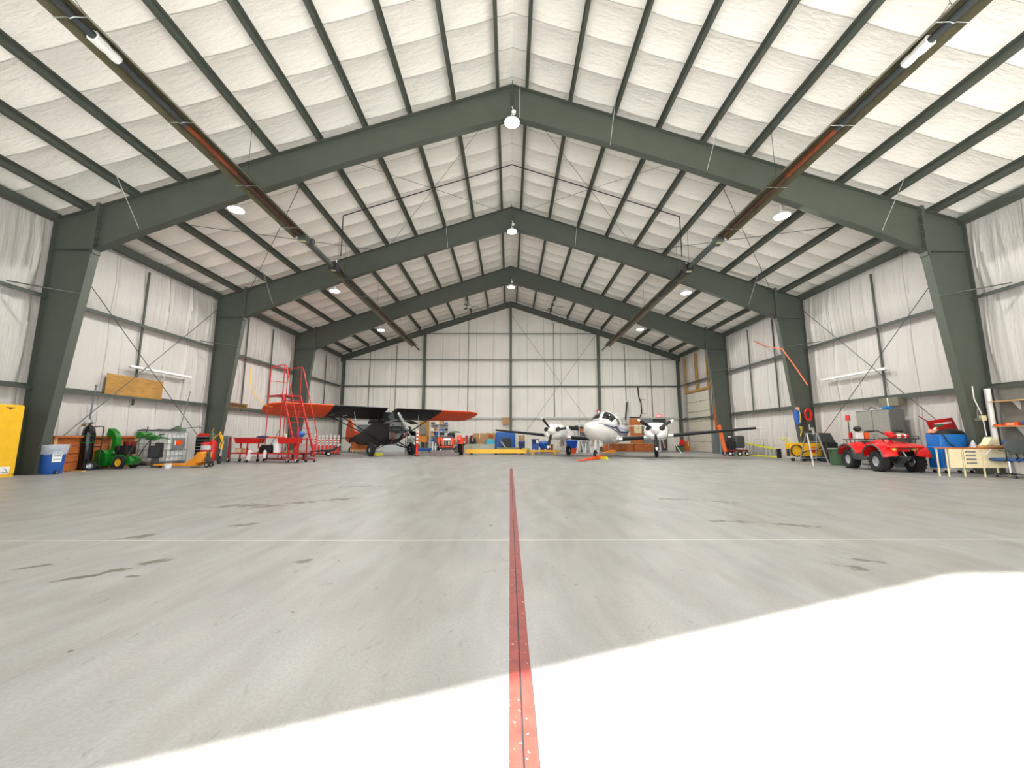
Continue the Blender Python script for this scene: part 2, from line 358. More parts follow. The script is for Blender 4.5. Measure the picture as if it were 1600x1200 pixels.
# end frame on the back wall
t = thing('wall_rafter', 'sloped steel rafters along the top of the back wall', 'steel beam', (0, YB-.2, 0))
for s in (-1, 1):
    r = mb(); r.prism([(0, HR-.01), (s*15.1, ztop(15.1)-.01), (s*15.1, ztop(15.1)-.5), (0, HR-.5)], 1, -.006, .006)
    for dz in (.01, .5): r.bar((0, 0, HR-dz), (s*15.1, 0, ztop(15.1)-dz), .2, .016)
    build('rafter', r, 'steel', t)
for x, nm in ((-14.75, 'steel column in the far left corner of the hangar'), (-7.65, 'steel back wall column left of the centre one, behind the small high wing plane'), (0, 'tall steel column in the middle of the back wall'), (7.8, 'steel back wall column right of the centre one, behind the twin'), (14.8, 'steel column in the far right corner beside the roll up door')):
    c = mb(); h = ztop(x)-.5
    c.bx((-.1, -.13, 0), (.1, -.115, h)).bx((-.1, .115, 0), (.1, .13, h)).bx((-.005, -.12, 0), (.005, .12, h)).bx((-.15, -.18, 0), (.15, .18, .02))
    solo('wall_column', c, 'steel', nm, 'steel column', (x, YB-.33, 0), 0, 'columns of the back wall')
# purlins
ORD = 'first second third fourth fifth sixth seventh eighth ninth tenth'.split()
for s, side in ((-1, 'left'), (1, 'right')):
    for i in range(10):
        x = X0+PS*i; a = math.atan(SL)*s
        m = mb(); R = Matrix.Rotation(a, 3, 'Y')
        for c, d in (((0, 0, .12), (.006, YB-YF, .24)), ((.045*s, 0, .006), (.09, YB-YF, .006)), ((-.045*s, 0, .24), (.09, YB-YF, .006)), ((.09*s, 0, .016), (.006, YB-YF, .024))):
            m.box(R @ Vector(c), d, R)
        solo('roof_purlin', m, 'steel', '%s grey roof purlin %s of the ridge' % (ORD[i], side), 'purlin', (s*x, (YF+YB)/2, ztop(x)), 0, 'roof purlins')
    m = mb().bx((-.13, -(YB-YF)/2, 0), (.13, (YB-YF)/2, .012)).bx((-s*.13, -(YB-YF)/2, -.06), (-s*.12, (YB-YF)/2, .24))
    solo('eave_strut', m, 'steel', 'steel eave strut along the top of the %s wall' % side, 'steel beam', (s*(XW-.18), (YF+YB)/2, ztop(XW)-.0))
# girts
for s, side in ((-1, 'left'), (1, 'right')):
    for z, lv in ((2.72, 'lower'), (5.66, 'upper')):
        for k in range(5):
            y0, y1 = (YF if k == 0 else D1+(k-2)*BAY+.02), (D1+(k-1)*BAY-.02 if k < 4 else YB-.1)
            if y1 < 8: continue
            m = mb(); L = (y1-y0)/2
            m.bx((-.1, -L, 0), (.1, L, .008)).bx((.092, -L, -.09), (.1, L, .0)).bx((-.1, -L, 0), (-.092, L, .09))
            if s > 0: m.v = [(-x, y, zz) for x, y, zz in m.v]
            solo('wall_girt', m, 'steel', '%s steel girt on the %s wall in the %s bay from the door' % (lv, side, ORD[k]), 'girt', (s*(XW-.2), (y0+y1)/2, z), 0, 'side wall girts')
for z, nm in ((2.81, 'lowest'), (5.62, 'second'), (7.99, 'third'), (10.38, 'topmost')):
    xm = min(14.9, (HR-.5-z)/SL)
    m = mb().bx((-xm, -.1, 0), (xm, .1, .008)).bx((-xm, -.1, -.06), (xm, -.092, 0)).bx((-xm, .092, 0), (xm, .1, .06))
    solo('wall_girt', m, 'pale_grey' if z < 3 else 'steel', '%s horizontal girt across the back wall' % nm, 'girt', (0, YB-.13, z), 0, 'back wall girts')
# vertical straps
for x, b_, t_, dark in ((-12.55, .0, 9.0, 1), (-10.2, 0, 9.7, 1), (-3.8, 0, 11.9, 0), (3.85, 0, 11.8, 0), (10.2, 0, 9.7, 1), (12.5, 0, 8.9, 1)):
    solo('wall_strap', mb().bx((-.025, -.02, max(b_, 2.9)), (.025, .02, t_-.35)), 'steel', 'thin vertical steel strap on the back wall, %s' % {-12.55: 'nearest the left corner', -10.2: 'second from the left corner', -3.8: 'just left of the middle column', 3.85: 'just right of the middle column', 10.2: 'second from the right corner', 12.5: 'nearest the right corner'}[x], 'strap', (x, YB-.06, 0), 0, 'straps on the back wall')
for s, side in ((-1, 'left'), (1, 'right')):
    for k, yy in enumerate((D1+.5*BAY-.2, D1+BAY+2.5, D1+BAY+4.9, D1+2*BAY+2.4, D1+2*BAY+4.9)):
        solo('wall_strap', mb().bx((-.02, -.035, 2.6 if k else 2.4), (.02, .035, 8.0)), 'steel', '%s vertical steel strap on the %s wall counting from the door' % (ORD[k], side), 'strap', (s*(XW-.13), yy, 0), 0, 'straps on the side walls')
# rod bracing
def rod(a, b, r, label, m='steel_dark', name='brace_rod', cat='brace', g='wall and roof bracing rods'):
    a, b = Vector(a), Vector(b); solo(name, mb().cyl((0, 0, 0), b-a, r, n=6), m, label, cat, a, 0, g)
for s, side in ((-1, 'left'), (1, 'right')):
    x = s*14.95
    rod((x, D1+.1, 7.4), (x, D1+BAY-.1, .6), .014, 'long brace rod on the %s wall falling away from the nearest frame' % side)
    rod((x, D1+BAY-.1, 7.8), (x, D1+.1, .3), .014, 'long brace rod on the %s wall rising away from the nearest frame' % side)
    for k in range(3):
        for z in (5.75,):
            rod((s*15.05, D1+k*BAY-1.1, z), (s*13.9, D1+k*BAY-.14, z-.05), .02, 'short flange brace on the %s side of the %s frame' % (side, ORD[k]), 'steel', 'flange_brace', 'brace', 'flange braces at the columns')
    z1, z2 = ztop(7)-.1, ztop(.4)-.1
    rod((s*.3, D1+.1, HR-.35), (s*6.6, D1+BAY-.1, ztop(6.6)-.25), .008, 'thin roof brace cable falling outward over the second bay on the %s' % side)
    rod((s*6.6, D1+.1, ztop(6.6)-.25), (s*.3, D1+BAY-.1, HR-.35), .008, 'thin roof brace cable climbing inward over the second bay on the %s' % side)
    rod((s*6.8, D1+.1, ztop(6.8)-.25), (s*13.6, D1+BAY-.1, ztop(13.6)-.25), .012, 'roof brace cable falling to the eave over the second bay on the %s' % side)
    rod((s*13.6, D1+.1, ztop(13.6)-.25), (s*6.8, D1+BAY-.1, ztop(6.8)-.25), .012, 'roof brace cable climbing from the eave over the second bay on the %s' % side)
rod((.1, YB-.3, 12.0), (7.6, YB-.3, 1.3), .012, 'brace cable on the back wall falling to the right')
rod((7.6, YB-.3, 10.2), (.15, YB-.3, .03), .012, 'brace cable on the back wall falling to the left')

# painted line down the middle
def strip(y0, y1, x0, x1, m):
    m.bx((x0, y0, 0), (x1, y1, .002)); return m
L = M('line_paint', (128, 48, 38), .5, 0, .25, 14)
n = L.node_tree.nodes; l = L.node_tree.links; b_ = n['Principled BSDF']
no = n.new('ShaderNodeTexNoise'); no.inputs['Scale'].default_value = 45; no.inputs['Detail'].default_value = 5; tc = n['Texture Coordinate']
l.new(tc.outputs['Object'], no.inputs[0]); mr = n.new('ShaderNodeMapRange'); mr.inputs[1].default_value = .66; mr.inputs[2].default_value = .72; l.new(no.outputs[0], mr.inputs[0])
mx = n.new('ShaderNodeMix'); mx.data_type = 'RGBA'; l.new(mr.outputs[0], mx.inputs[0]); l.new(n['Color Ramp'].outputs[0], mx.inputs[6]); mx.inputs[7].default_value = lin((200, 170, 150))+(1,); l.new(mx.outputs[2], b_.inputs['Base Color'])
t = thing('floor_line', 'red painted line down the middle of the concrete floor', 'floor line', (0, 0, .0))
build('paint_stripe', strip(-2.4, 14.7, -.078, -.030, mb()), L, t); build('paint_stripe', strip(-2.4, 14.7, -.022, .026, mb()), L, t)
build('joint_seal', strip(-2.4, 14.7, -.030, -.022, mb()), 'ink', t)
# ---------------------------------------------------------------- things overhead
def onroof(px, py, dz=0):
    lo, hi = 3, 40
    for _ in range(40):
        m_ = (lo+hi)/2; p = at(px, py, m_)
        if p.z > ztop(p.x)+dz: hi = m_
        else: lo = m_
    return at(px, py, lo)
LAMP_W = 140
lamp_data = bpy.data.lights.new('high_bay_light', 'AREA'); lamp_data.shape = 'DISK'; lamp_data.size = .42; lamp_data.energy = LAMP_W; lamp_data.color = (1, .985, .97)
def high_bay(x, Y, z, label):
    t = thing('high_bay_light', label, 'ceiling light', (x, Y, z), 0, 'round high bay lights')
    h = mb().lathe([(.26, 0), (.265, .03), (.22, .06), (.12, .09), (.09, .19), (.03, .2)], n=24); build('housing', h, 'white', t)
    build('diffuser', mb().lathe([(.24, -.006), (.24, .002)], n=24), 'lamp_lit', t)
    build('junction_box', mb().cyl((.06, -.02, .42), (.06, .06, .42), .075), 'white', t)
    build('hanger', mb().tube([(0, 0, .19), (-.02, 0, .3), (.03, 0, .36), (.05, 0, .44), (0, 0, .62)], .012), 'white', t)
    lo = bpy.data.objects.new('lamp', lamp_data); C.objects.link(lo); lo.parent = t; lo.location = (0, 0, -.03)
for px, py, Y, lab in ((369, 328, D1+.6, 'round high bay light left, hanging at the nearest frame'), (800, 192, D1-.25, 'round high bay light at the peak of the nearest frame'), (1222, 338, D1+.6, 'round high bay light right, hanging at the nearest frame'),
                       (523, 455, D1+BAY+.3, 'round high bay light left, hanging at the middle frame'), (800, 362, D1+BAY-.25, 'round high bay light at the peak of the middle frame'), (1072, 458, D1+BAY+.3, 'round high bay light right, hanging at the middle frame'),
                       (595.5, 516, D1+2*BAY+.3, 'round high bay light left, hanging at the farthest frame'), (799, 449, D1+2*BAY-.25, 'round high bay light at the peak of the farthest frame'), (1000, 515, D1+2*BAY+.3, 'round high bay light right, hanging at the farthest frame')):
    p = at(px, py, Y); high_bay(p.x, p.y, p.z, lab)
# flange braces of the rafters
for x, k in ((.25, 0), (3.35, 0), (6.6, 0), (12.3, 0), (-12.3, 0), (-12.3, 1), (12.3, 1), (-3.35, 1), (3.35, 1)):
    y = D1+k*BAY; zb = 12.15-.335*(abs(x)) if abs(x) < 6.5 else {6.6: 10.1, 12.3: 7.95}[abs(x)]
    rod((x, y-.14, zb), (x, y-1.1, ztop(x)-.02), .009, 'pale brace, %s rafter of %s frame, %s' % ('left' if x < 0 else 'right', ORD[k], {.25: 'at the peak', 3.35: 'upper part', 6.6: 'half way', 12.3: 'near the column'}[abs(x)]), 'pale_grey', 'flange_brace', 'brace', 'flange braces at the rafters')
# radiant tube heaters
XH, ZH = 8.0, 8.66
M('tube_brown', (84, 58, 46), .6, .2, .2)
def heater(s, y0, y1, label, wrap):
    t = thing('tube_heater', label, 'heater', (s*XH, y0, ZH), 0, 'radiant tube heaters')
    L = y1-y0; m = mb()
    m.prism([(-.29, -.03), (-.14, .17), (.14, .17), (.29, -.03), (.28, -.03), (.135, .16), (-.135, .16), (-.28, -.03)], 1, 0, L); build('reflector', m, M('reflector', (116, 112, 88), .35, .6, .15), t)
    cuts = (.1, L*.6, L*.73, L-.2) if wrap else (.1, L*.3, L*.3+.01, L-.2)
    for a_, b_, mt in zip(cuts, cuts[1:], ('dark_grey', 'rust', 'tube_brown')):
        if b_-a_ > .1: build('heat_tube', mb().cyl((0, a_, .03), (0, b_, .03), .07), mt, t)
    if wrap:
        m = mb(); n = 6; rr = random.Random(4)
        m.tube([(rr.uniform(-.01, .01), wrap+.1*i, .03) for i in range(n)], [.08+rr.random()*.04 for _ in range(n)], 9); build('foil_wrap', m, 'paper', t)
    k = 0
    while .8+k*2.4 < L:
        y = .8+k*2.4; m = mb().tube([(-.31, y, -.04), (-.06, y, -.03), (0, y, -.06), (.06, y, -.03), (.31, y, -.04)], .009, 5)
        build('bracket', m, 'zinc', t)
        if k % 2 == 0:
            zr = ztop(XH)-ZH
            m = mb().tube([(0, y, zr), (0, y, .38)], .006, 4).tube([(-.28, y, .0), (0, y, .38), (.28, y, 0)], .006, 4); build('chain', m, 'ink', t)
        k += 1
    return t
for s, side in ((-1, 'left'), (1, 'right')):
    q = (lambda x, y: atX(x if s < 0 else 1597-x, y, s*XH).y)
    yA, yB, yE = q(472, 370), q(522, 418), 33.6
    heater(s, .6, yA, 'near radiant tube heater hanging along the %s side of the roof' % side, atX(178, 86, -XH).y-1.0)
    heater(s, yB+.3, yE-1.2, 'far radiant tube heater hanging along the %s side of the roof' % side, 0)
    t = thing('burner_box', 'dark burner unit between the two tube heaters on the %s side' % side, 'burner', (s*XH, yA, ZH))
    build('box', mb().box((0, .12, .05), (.3, .34, .26)), 'steel_dark', t, bev=.02); build('blower', mb().cyl((.05, .45, .08), (.22, .45, .08), .12), 'steel_dark', t)
    build('label_plate', mb().box((0, .1, -.085), (.2, .16, .006)), M('label_green', (196, 206, 150), .5), t)
    build('duct', mb().tube([(0, .3, .05), (0, .9, .06), (0, yB-yA-.2, .05)], .085, 10), 'steel_dark', t)
    build('flex_hose', mb().tube([(-.05, .4, .1), (.1, .6, .22), (-.05, .8, .12), (.08, 1.0, .2), (0, 1.2, .1)], .02, 6), 'alu', t)
    t = thing('burner_box', 'dark burner unit hanging below the middle frame on the %s side' % side, 'burner', (s*XH, yB, ZH))
    build('box', mb().box((0, 0, .05), (.36, .4, .32)), 'black', t, bev=.02); build('label_plate', mb().box((0, -.05, -.115), (.22, .16, .006)), M('label_cream', (216, 206, 170), .5), t)
    build('bracket', mb().tube([(-.16, -.15, .3), (-.1, -.15, .2), (-.16, -.15, .1)], .02, 5).tube([(.16, -.15, .34), (.16, -.15, .2)], .02, 5), 'white', t)
    zr = ztop(XH)-ZH; build('chain', mb().tube([(.1, .1, .15), (.12, .1, zr-.15)], .008, 4), 'ink', t)
    t = thing('heater_exhaust', 'bare flue pipe at the far end of the %s tube heater' % side, 'flue pipe', (s*XH, yE-1.3, ZH))
    build('pipe', mb().cyl((0, .1, .05), (0, 1.25, .03), .05), 'steel_dark', t); build('flange', mb().cyl((0, 1.25, .03), (0, 1.4, .03), .1).tube([(-.14, 1.3, .1), (.1, 1.35, -.1)], .03), 'zinc', t)
# gas pipe under the purlins
pA = onroof(798, 258, -.06); yg = pA.y
for s, side in ((-1, 'left'), (1, 'right')):
    xe = 7.45
    rod((0, yg, ztop(0)-.05), (s*xe, yg, ztop(xe)-.05), .022, 'black gas pipe under the purlins, %s half' % side, 'ink', 'gas_pipe', 'pipe', None)
    rod((s*xe, yg, ztop(xe)-.05), (s*xe, yg+.0, ZH+.3), .02, 'black gas pipe dropping to the %s heater' % side, 'ink', 'gas_pipe', 'pipe', None)
# ceiling fans
def fan(px, py, label):
    p = at(px, py, 31.2); zr = ztop(p.x)-p.z
    t = thing('ceiling_fan', label, 'fan', p, 0, 'ceiling fans')
    build('motor', mb().lathe([(.05, -.12), (.14, -.1), (.17, 0), (.1, .1), (.04, .13)]), 'white', t); build('downrod', mb().cyl((0, 0, .1), (0, 0, zr), .035).cyl((0, 0, zr-.12), (0, 0, zr), .09), 'white', t)
    for k in range(3):
        a = .1+k*2*PI/3; R = Matrix.Rotation(a, 3, 'Z') @ Matrix.Rotation(.2, 3, 'X')
        m = mb(); m.box(R @ Vector((.42, 0, -.02)), (.72, .15, .012), R); build('blade', m, 'dark_grey', t)
fan(733, 479, 'white ceiling fan left of the peak in the last bay'); fan(866, 479, 'white ceiling fan right of the peak in the last bay')
# fluorescent tubes on the side walls
for s, a, b, lab in ((-1, (202, 573), (298, 591), 'long white fluorescent fitting over the plywood sheet on the left wall'), (1, (1386, 578), (1284, 594), 'long white fluorescent fitting on the right wall above the red quad bike')):
    pa, pb = atX(*a, s*15.05), atX(*b, s*15.05); pb.z = pa.z = (pa.z+pb.z)/2
    t = thing('wall_light', lab, 'light fitting', pa); d = pb-pa
    build('housing', mb().bx((-.05, 0, .02), (.05, d.y, .08)), 'white', t)
    for q in (-.06, .06): build('light_tube', mb().cyl((q, .03, 0), (q, d.y-.03, 0), .018), 'tube_lamp', t)
# ---------------------------------------------------------------- left side, from the door inwards
def wheel(parent, c, R, w, ax=(0, 1, 0), tyre='rubber', hub='alu', knobs=0, name='wheel', hubr=.55):
    """tyre with tread as a part, rim as its sub-part"""
    c = Vector(c); m = mb(); hw = w/2
    m.lathe([(R*hubr, -hw*.8), (R*.85, -hw), (R*.97, -hw*.75), (R, -hw*.3), (R, hw*.3), (R*.97, hw*.75), (R*.85, hw), (R*hubr, hw*.8), (R*hubr, -hw*.8)], (0, 0, 0), ax, 22, cap=False)
    if knobs:
        a = Vector(ax).normalized(); x = a.orthogonal().normalized(); y = a.cross(x)
        for i in range(knobs):
            th = 2*PI*i/knobs; rd = x*math.cos(th)+y*math.sin(th); tg = a.cross(rd)
            for q in (-1, 1):
                Rm = Matrix((tg, a, rd)).transposed(); m.box(rd*(R*.99)+a*(q*hw*.5), (R*.16, hw*.75, R*.09), Rm @ Matrix.Rotation(.3*q, 3, 'Z'))
    o = build(name, m, tyre, parent); o.location = c
    h = mb().lathe([(R*.1, -hw*.55), (R*hubr*.45, -hw*.5), (R*hubr*.6, -hw*.2), (R*hubr*.95, -hw*.4), (R*hubr*1.02, -hw*.75), (R*hubr*1.02, hw*.75), (R*hubr*.95, hw*.4), (R*hubr*.6, hw*.2), (R*hubr*.45, hw*.5), (R*.1, hw*.55)], (0, 0, 0), ax, 20)
    build('rim', h, hub, o); return o
def caster(parent, c, r=.06, fork='zinc', tyre='rubber'):
    o = build('caster', mb().cyl((0, -.02, 0), (0, .02, 0), r).cyl((0, -.03, 0), (0, .03, 0), r*.3), tyre, parent); o.location = (c[0], c[1], r)
    build('fork', mb().bx((-.015, -.035, 0), (.015, -.027, r*1.2)).bx((-.015, .027, 0), (.015, .035, r*1.2)).bx((-.04, -.04, r*1.2), (.04, .04, r*1.2+.01)), fork, o); return o

# yellow flammables cabinet
p = G(22, 745)
t = thing('safety_cabinet', 'tall yellow steel safety cabinet against the left wall by the nearest column', 'cabinet', (p.x, p.y-.56, 0), PI/2)
build('body', mb().bx((-.55, .02, 0), (.55, .5, 2.06)), 'yellow', t, bev=.01)
for a, b in ((-.545, -.003), (.003, .545)): build('door', mb().bx((a, 0, .1), (b, .02, 2.02)), 'yellow', t, bev=.006)
build('handle', mb().bx((-.1, -.03, .96), (.06, 0, 1.12)), 'dark_grey', t, bev=.006)
build('sign', mb().bx((-.2, -.004, .1), (.42, 0, .3)), 'white', t)
m = mb()
for x in (-.1, 0, .1): m.prism([(x-.06, .12), (x-.02, .12), (x+.1, .27), (x+.06, .27)], 1, -.007, -.004)
m.prism([(.2, .13), (.4, .13), (.3, .275), (.3, .25), (.37, .145), (.23, .145)], 1, -.007, -.004)
build('sign_print', m, 'ink', t)
m = mb(); m.prism([(.1, 1.98), (.34, 1.98), (.32, 1.965), (.25, 1.94), (.22, 1.9), (.19, 1.94), (.12, 1.965)], 1, -.003, 0); build('warning_label', m, M('label_olive', (92, 84, 30), .6), t)

# crate of orange boards behind barrel
t = thing('wooden_crate', 'long open crate of orange brown boards along the left wall behind the barrel', 'crate', (-15.0, 13.0, 0))
L = 3.0; m = mb()
for z in (.02, .3, .58, .86): m.bx((.02, 0, z), (.05, L, z+.26))
for z in (.02, .3, .58): m.bx((.02, .02, z), (.55, .05, z+.26))
build('side_boards', m, 'wood_orange', t)
for y in (.1, 1.0, 1.95, 2.9): build('post', mb().bx((.0, y-.05, 0), (.1, y+.05, 1.16)), 'wood_pale', t)
build('top_rail', mb().bx((0, 0, 1.12), (.16, L, 1.18)), 'wood_orange', t)
# blue barrel with bag
p = GP(88, 741.5, .2)
t = thing('waste_barrel', 'blue plastic waste barrel with a clear liner and paper notice, beside the left column', 'barrel', p); t.scale = (.88, .88, .97)
build('body', mb().lathe([(.25, 0), (.265, .02), (.29, .45), (.3, .82), (.31, .84), (.29, .84), (.28, .6)], n=28), 'blue', t)
m = mb(); rr = random.Random(2); rings = []
for r_, z in ((.315, .62), (.335, .74), (.35, .86), (.34, .93), (.29, .9), (.26, .8)):
    rings.append([Vector((math.cos(2*PI*i/26)*(r_+rr.uniform(-.012, .022)), math.sin(2*PI*i/26)*(r_+rr.uniform(-.012, .022)), z+rr.uniform(-.02, .02))) for i in range(26)])
m.loft(rings, cap=False); build('liner', m, 'bag', t)
m = mb(); rings = []
for i in range(7):
    a = -.8+i*.13; rings.append([Vector((math.cos(a)*r_, math.sin(a)*r_, z)) for r_, z in ((.292, .38), (.312, .38), (.318, .72), (.3, .72))])
m.loft(rings); build('notice', m, 'paper', t)
m = mb()
for z in (.66, .58, .56, .46):
    m.loft([[Vector((math.cos(a)*r_, math.sin(a)*r_, zz)) for r_, zz in ((.315, z), (.3195, z), (.3195, z+.012), (.315, z+.012))] for a in (-.7, -.55, -.4, -.25, -.15)])
build('print', m, 'ink', t)
for q in (-.12,): wheel(t, (.28, q+.02, .06), .06, .05, (1, .4, 0), name='wheel')
# welding gas cart
p = GP(138, 735.5, .25)
t = thing('gas_cylinder_cart', 'black gas cylinder on a two wheeled hand cart with gauges and hose', 'gas cylinder', (p.x, p.y, 0), .1)
build('cylinder', mb().lathe([(.16, .06), (.17, .1), (.17, 1.28), (.15, 1.42), (.08, 1.52), (.04, 1.55), (.04, 1.62)], (.0, 0, 0), n=24), 'gloss_black', t)
build('regulator', mb().cyl((0, -.1, 1.66), (0, .02, 1.66), .09).cyl((-.12, -.08, 1.62), (-.12, -.02, 1.62), .05).cyl((-.2, 0, 1.6), (.1, 0, 1.6), .02).cyl((0, 0, 1.6), (0, 0, 1.78), .02), 'zinc', t)
build('gauge', mb().cyl((0, -.12, 1.68), (0, -.1, 1.68), .075), 'paper', t); build('valve', mb().cyl((-.2, -.05, 1.55), (-.2, .05, 1.55), .04), 'brass', t)
for z in (.95, 1.18): build('strap', mb().torus((0, 0, z), .178, .012, n=20, k=6), 'green_paint', t)
m = mb().tube([(-.22, .2, .1), (-.22, .22, 1.0), (-.2, .25, 1.45)], .018).tube([(.26, .2, .1), (.26, .22, 1.0), (.25, .25, 1.35), (.2, .3, 1.5), (.1, .3, 1.52), (-.12, .3, 1.5), (-.2, .25, 1.45)], .018)
for z in (.4, .8, 1.1): m.tube([(-.22, .21, z), (.26, .21, z)], .014)
m.bx((-.24, -.18, .03), (.28, .26, .06)); build('cart_frame', m, 'black', t)
hs = []
for i in range(40):
    a = i*.7; hs.append((.2+.07*math.cos(a)+.01*i/40, -.06-.04*math.sin(a), 1.2+.0+.22*math.sin(a)))
build('hose', mb().tube([(0, -.1, 1.62)]+hs+[(.2, 0, .9)], .012, 5), 'black', t)
for sx in (-.26, .36): wheel(t, (sx, -.22, .16), .16, .09, (.55, -.84, 0), hub='zinc')
# long rod leaning on wall
solo('steel_rod', mb().tube([(0, 0, 0), (.03, .02, 1.6), (.1, .03, 2.94)], .026).ball((.1, .03, 2.98), .045), 'grey', 'tall thin grey rod standing behind the black gas cylinder', 'rod', (p.x-.32, p.y+.2, 0))
# bits of board on floor
solo('wood_offcut', mb().box((0, 0, .02), (.5, .12, .04), (0, 0, .1)), 'wood_pale', 'pale wood offcut on the floor beside the gas cart', 'board', G(118, 737.5))
# green snow blower  (forward = +X local)
p = GP(202, 733, .34)
t = thing('snow_blower', 'green walk behind snow blower with yellow wheel rims', 'snow blower', (p.x, p.y, 0), math.radians(181)); t.scale = (.9, .9, 1.08)
m = mb(); m.prism([(.48, .1), (.78, .06), (.95, .12), (1.0, .52), (.85, .6), (.52, .56)], 1, -.42, -.40); m.prism([(.48, .1), (.78, .06), (.95, .12), (1.0, .52), (.85, .6), (.52, .56)], 1, .40, .42)
arc = [(.5+.0, .1), (.46, .3), (.5, .5), (.6, .6), (.8, .62), (1.0, .55)]
m.loft([[(x, y, z) for y in (-.42, .42)]+[(x-.02, y, z+.015) for y in (.42, -.42)] for x, z in arc]); build('auger_housing', m, 'green_paint', t)
m = mb().cyl((.76, -.4, .28), (.76, .4, .28), .03)
for i in range(44):
    a = i*.55; y = -.38+i*.0176; m.box((.76+.15*math.cos(a), y, .28+.15*math.sin(a)), (.1, .02, .05), (0, -a, 0))
build('auger', m, 'dark_grey', t)
pts = [(.5, 0, .5), (.5, 0, .75), (.48, .03, .98), (.55, .04, 1.12), (.72, .05, 1.2)]
m = mb(); rings = []
for (x, y, z), w_, tl in zip(pts, (.13, .12, .11, .12, .15), (0, 0, -.3, -.9, -1.3)):
    Rm = Matrix.Rotation(-tl, 3, 'Y'); rings.append([Vector((x, y, z))+Rm @ Vector(q) for q in ((-w_, -w_, 0), (w_*.6, -w_, 0), (w_*.6, w_, 0), (-w_, w_, 0))])
m.loft(rings, cap=False); m.cyl((.5, 0, .5), (.5, 0, .6), .17); build('chute', m, 'green_paint', t, bev=0)
build('tractor_body', mb().prism([(-.3, .12), (.44, .12), (.44, .42), (.1, .46), (-.3, .4), (-.42, .26)], 1, -.24, .24), 'green_paint', t, bev=.02)
m = mb().box((.05, 0, .62), (.42, .42, .3)).cyl((.02, 0, .76), (.02, 0, .9), .14).box((.2, .2, .66), (.16, .14, .18)); build('engine', m, 'black', t, bev=.02)
build('muffler', mb().box((.2, -.2, .78), (.22, .12, .12)), 'zinc', t, bev=.02); build('fuel_tank', mb().box((-.12, .02, .84), (.2, .34, .16)), 'dark_red', t, bev=.03)
m = mb()
for q in (-.26, .26): m.tube([(-.2, q, .34), (-.5, q, .8), (-.72, q, 1.04), (-.98, q*1.15, 1.12)], .018)
m.tube([(-.72, -.26, 1.04), (-.72, .26, 1.04)], .018); build('handlebar', m, 'steel_dark', t)
build('console', mb().prism([(-.5, 1.0), (-.86, 1.04), (-.9, 1.1), (-.62, 1.24), (-.5, 1.16)], 1, -.26, .26), 'green_paint', t, bev=.02)
for q in (-.3, .3): build('grip', mb().cyl((-.96, q, 1.12), (-1.14, q, 1.16), .022), 'black', t)
build('lever', mb().tube([(-.7, .05, 1.2), (-.75, .05, 1.36)], .012).ball((-.75, .05, 1.37), .03), 'black', t)
for q in (-.32, .32): wheel(t, (-.02, q, .21), .21, .15, hub='yellow', knobs=16, name='wheel', hubr=.6)
build('skid_shoe', mb().box((.72, .43, .05), (.2, .02, .1)), 'dark_grey', t)
build('decal', mb().box((-.05, .245, .3), (.12, .006, .08)), 'paper', t)
# stacked cowling cart behind (dark motor block between blower and tote)
t = thing('floor_machine', 'black motor unit with green hood behind the snow blower handles', 'machine', (-13.5, 15.25, 0), math.radians(20)); t.scale = (.7, .7, .9)
build('motor', mb().box((0, 0, .65), (.5, .4, .5)).box((.12, 0, .95), (.28, .3, .16)), 'black', t, bev=.03)
build('hood', mb().prism([(-.5, 1.16), (-.1, 1.12), (.1, 1.2), (.02, 1.3), (-.35, 1.32)], 1, -.13, .13), 'green_paint', t, bev=.03)
build('stand', mb().box((0, 0, .2), (.3, .12, .4)), 'dark_grey', t); build('spout', mb().tube([(.1, 0, 1.25), (.35, -.05, 1.22), (.6, -.05, 1.14)], [.05, .025, .01]), 'green_paint', t)
build('stem', mb().cyl((-.3, 0, .4), (-.3, 0, 1.2), .04), 'dark_grey', t)

# caged liquid tote
t = thing('liquid_tote', 'white plastic liquid tote in a wire cage against the left wall', 'tank', (-14.58, 16.7, 0))
hx, hy = .66, .5
build('pallet', mb().box((0, 0, .12), (1.34, 1.02, .04)).box((-.55, 0, .05), (.12, 1.0, .1)).box((.55, 0, .05), (.12, 1.0, .1)).box((0, 0, .05), (.12, 1.0, .1)), 'zinc', t)
build('tank', mb().box((0, 0, .74), (1.26, .94, 1.16)).cyl((0, 0, 1.32), (0, 0, 1.38), .12), 'plastic_clear', t, bev=.08)
m = mb()
for z in (.16, .38, .62, .86, 1.1, 1.36):
    m.tube([(hx, hy, z), (hx, -hy, z), (-hx, -hy, z), (-hx, hy, z)], .014, 5, closed=True)
for i in range(8):
    x = -hx+2*hx*i/7; m.tube([(x, -hy, .14), (x, -hy, 1.37)], .012, 5).tube([(x, hy, .14), (x, hy, 1.37)], .012, 5)
for i in range(6):
    y = -hy+2*hy*i/5; m.tube([(hx, y, .14), (hx, y, 1.37)], .012, 5)
build('cage', m, 'zinc', t)
pl_ = build('plate', mb().box((hx+.015, .05, .88), (.01, .62, .46)), 'grey', t); o = build('label', mb().box((hx+.023, .04, .9), (.006, .32, .2)), 'orange', t)
build('label_edge', mb().box((hx+.023, -.15, .9), (.006, .05, .2)), 'white', t)
solo('folded_tarp', mb().loft([[(x, -.3+.02*math.sin(x*9), 0), (x, .3, 0), (x, .26, .05+.02*math.sin(x*7)), (x, -.27, .06+.015*math.sin(x*11))] for x in [-.7+.1*i for i in range(15)]]), 'dark_grey', 'flat dark folded sheet lying on top of the caged tote', 'tarp', (-14.55, 16.55, 1.39))
m = mb(); rr = random.Random(6)
m.lathe([(.3, 0), (.28, .05), (.18, .12), (.06, .2), (.02, .22)], n=12)
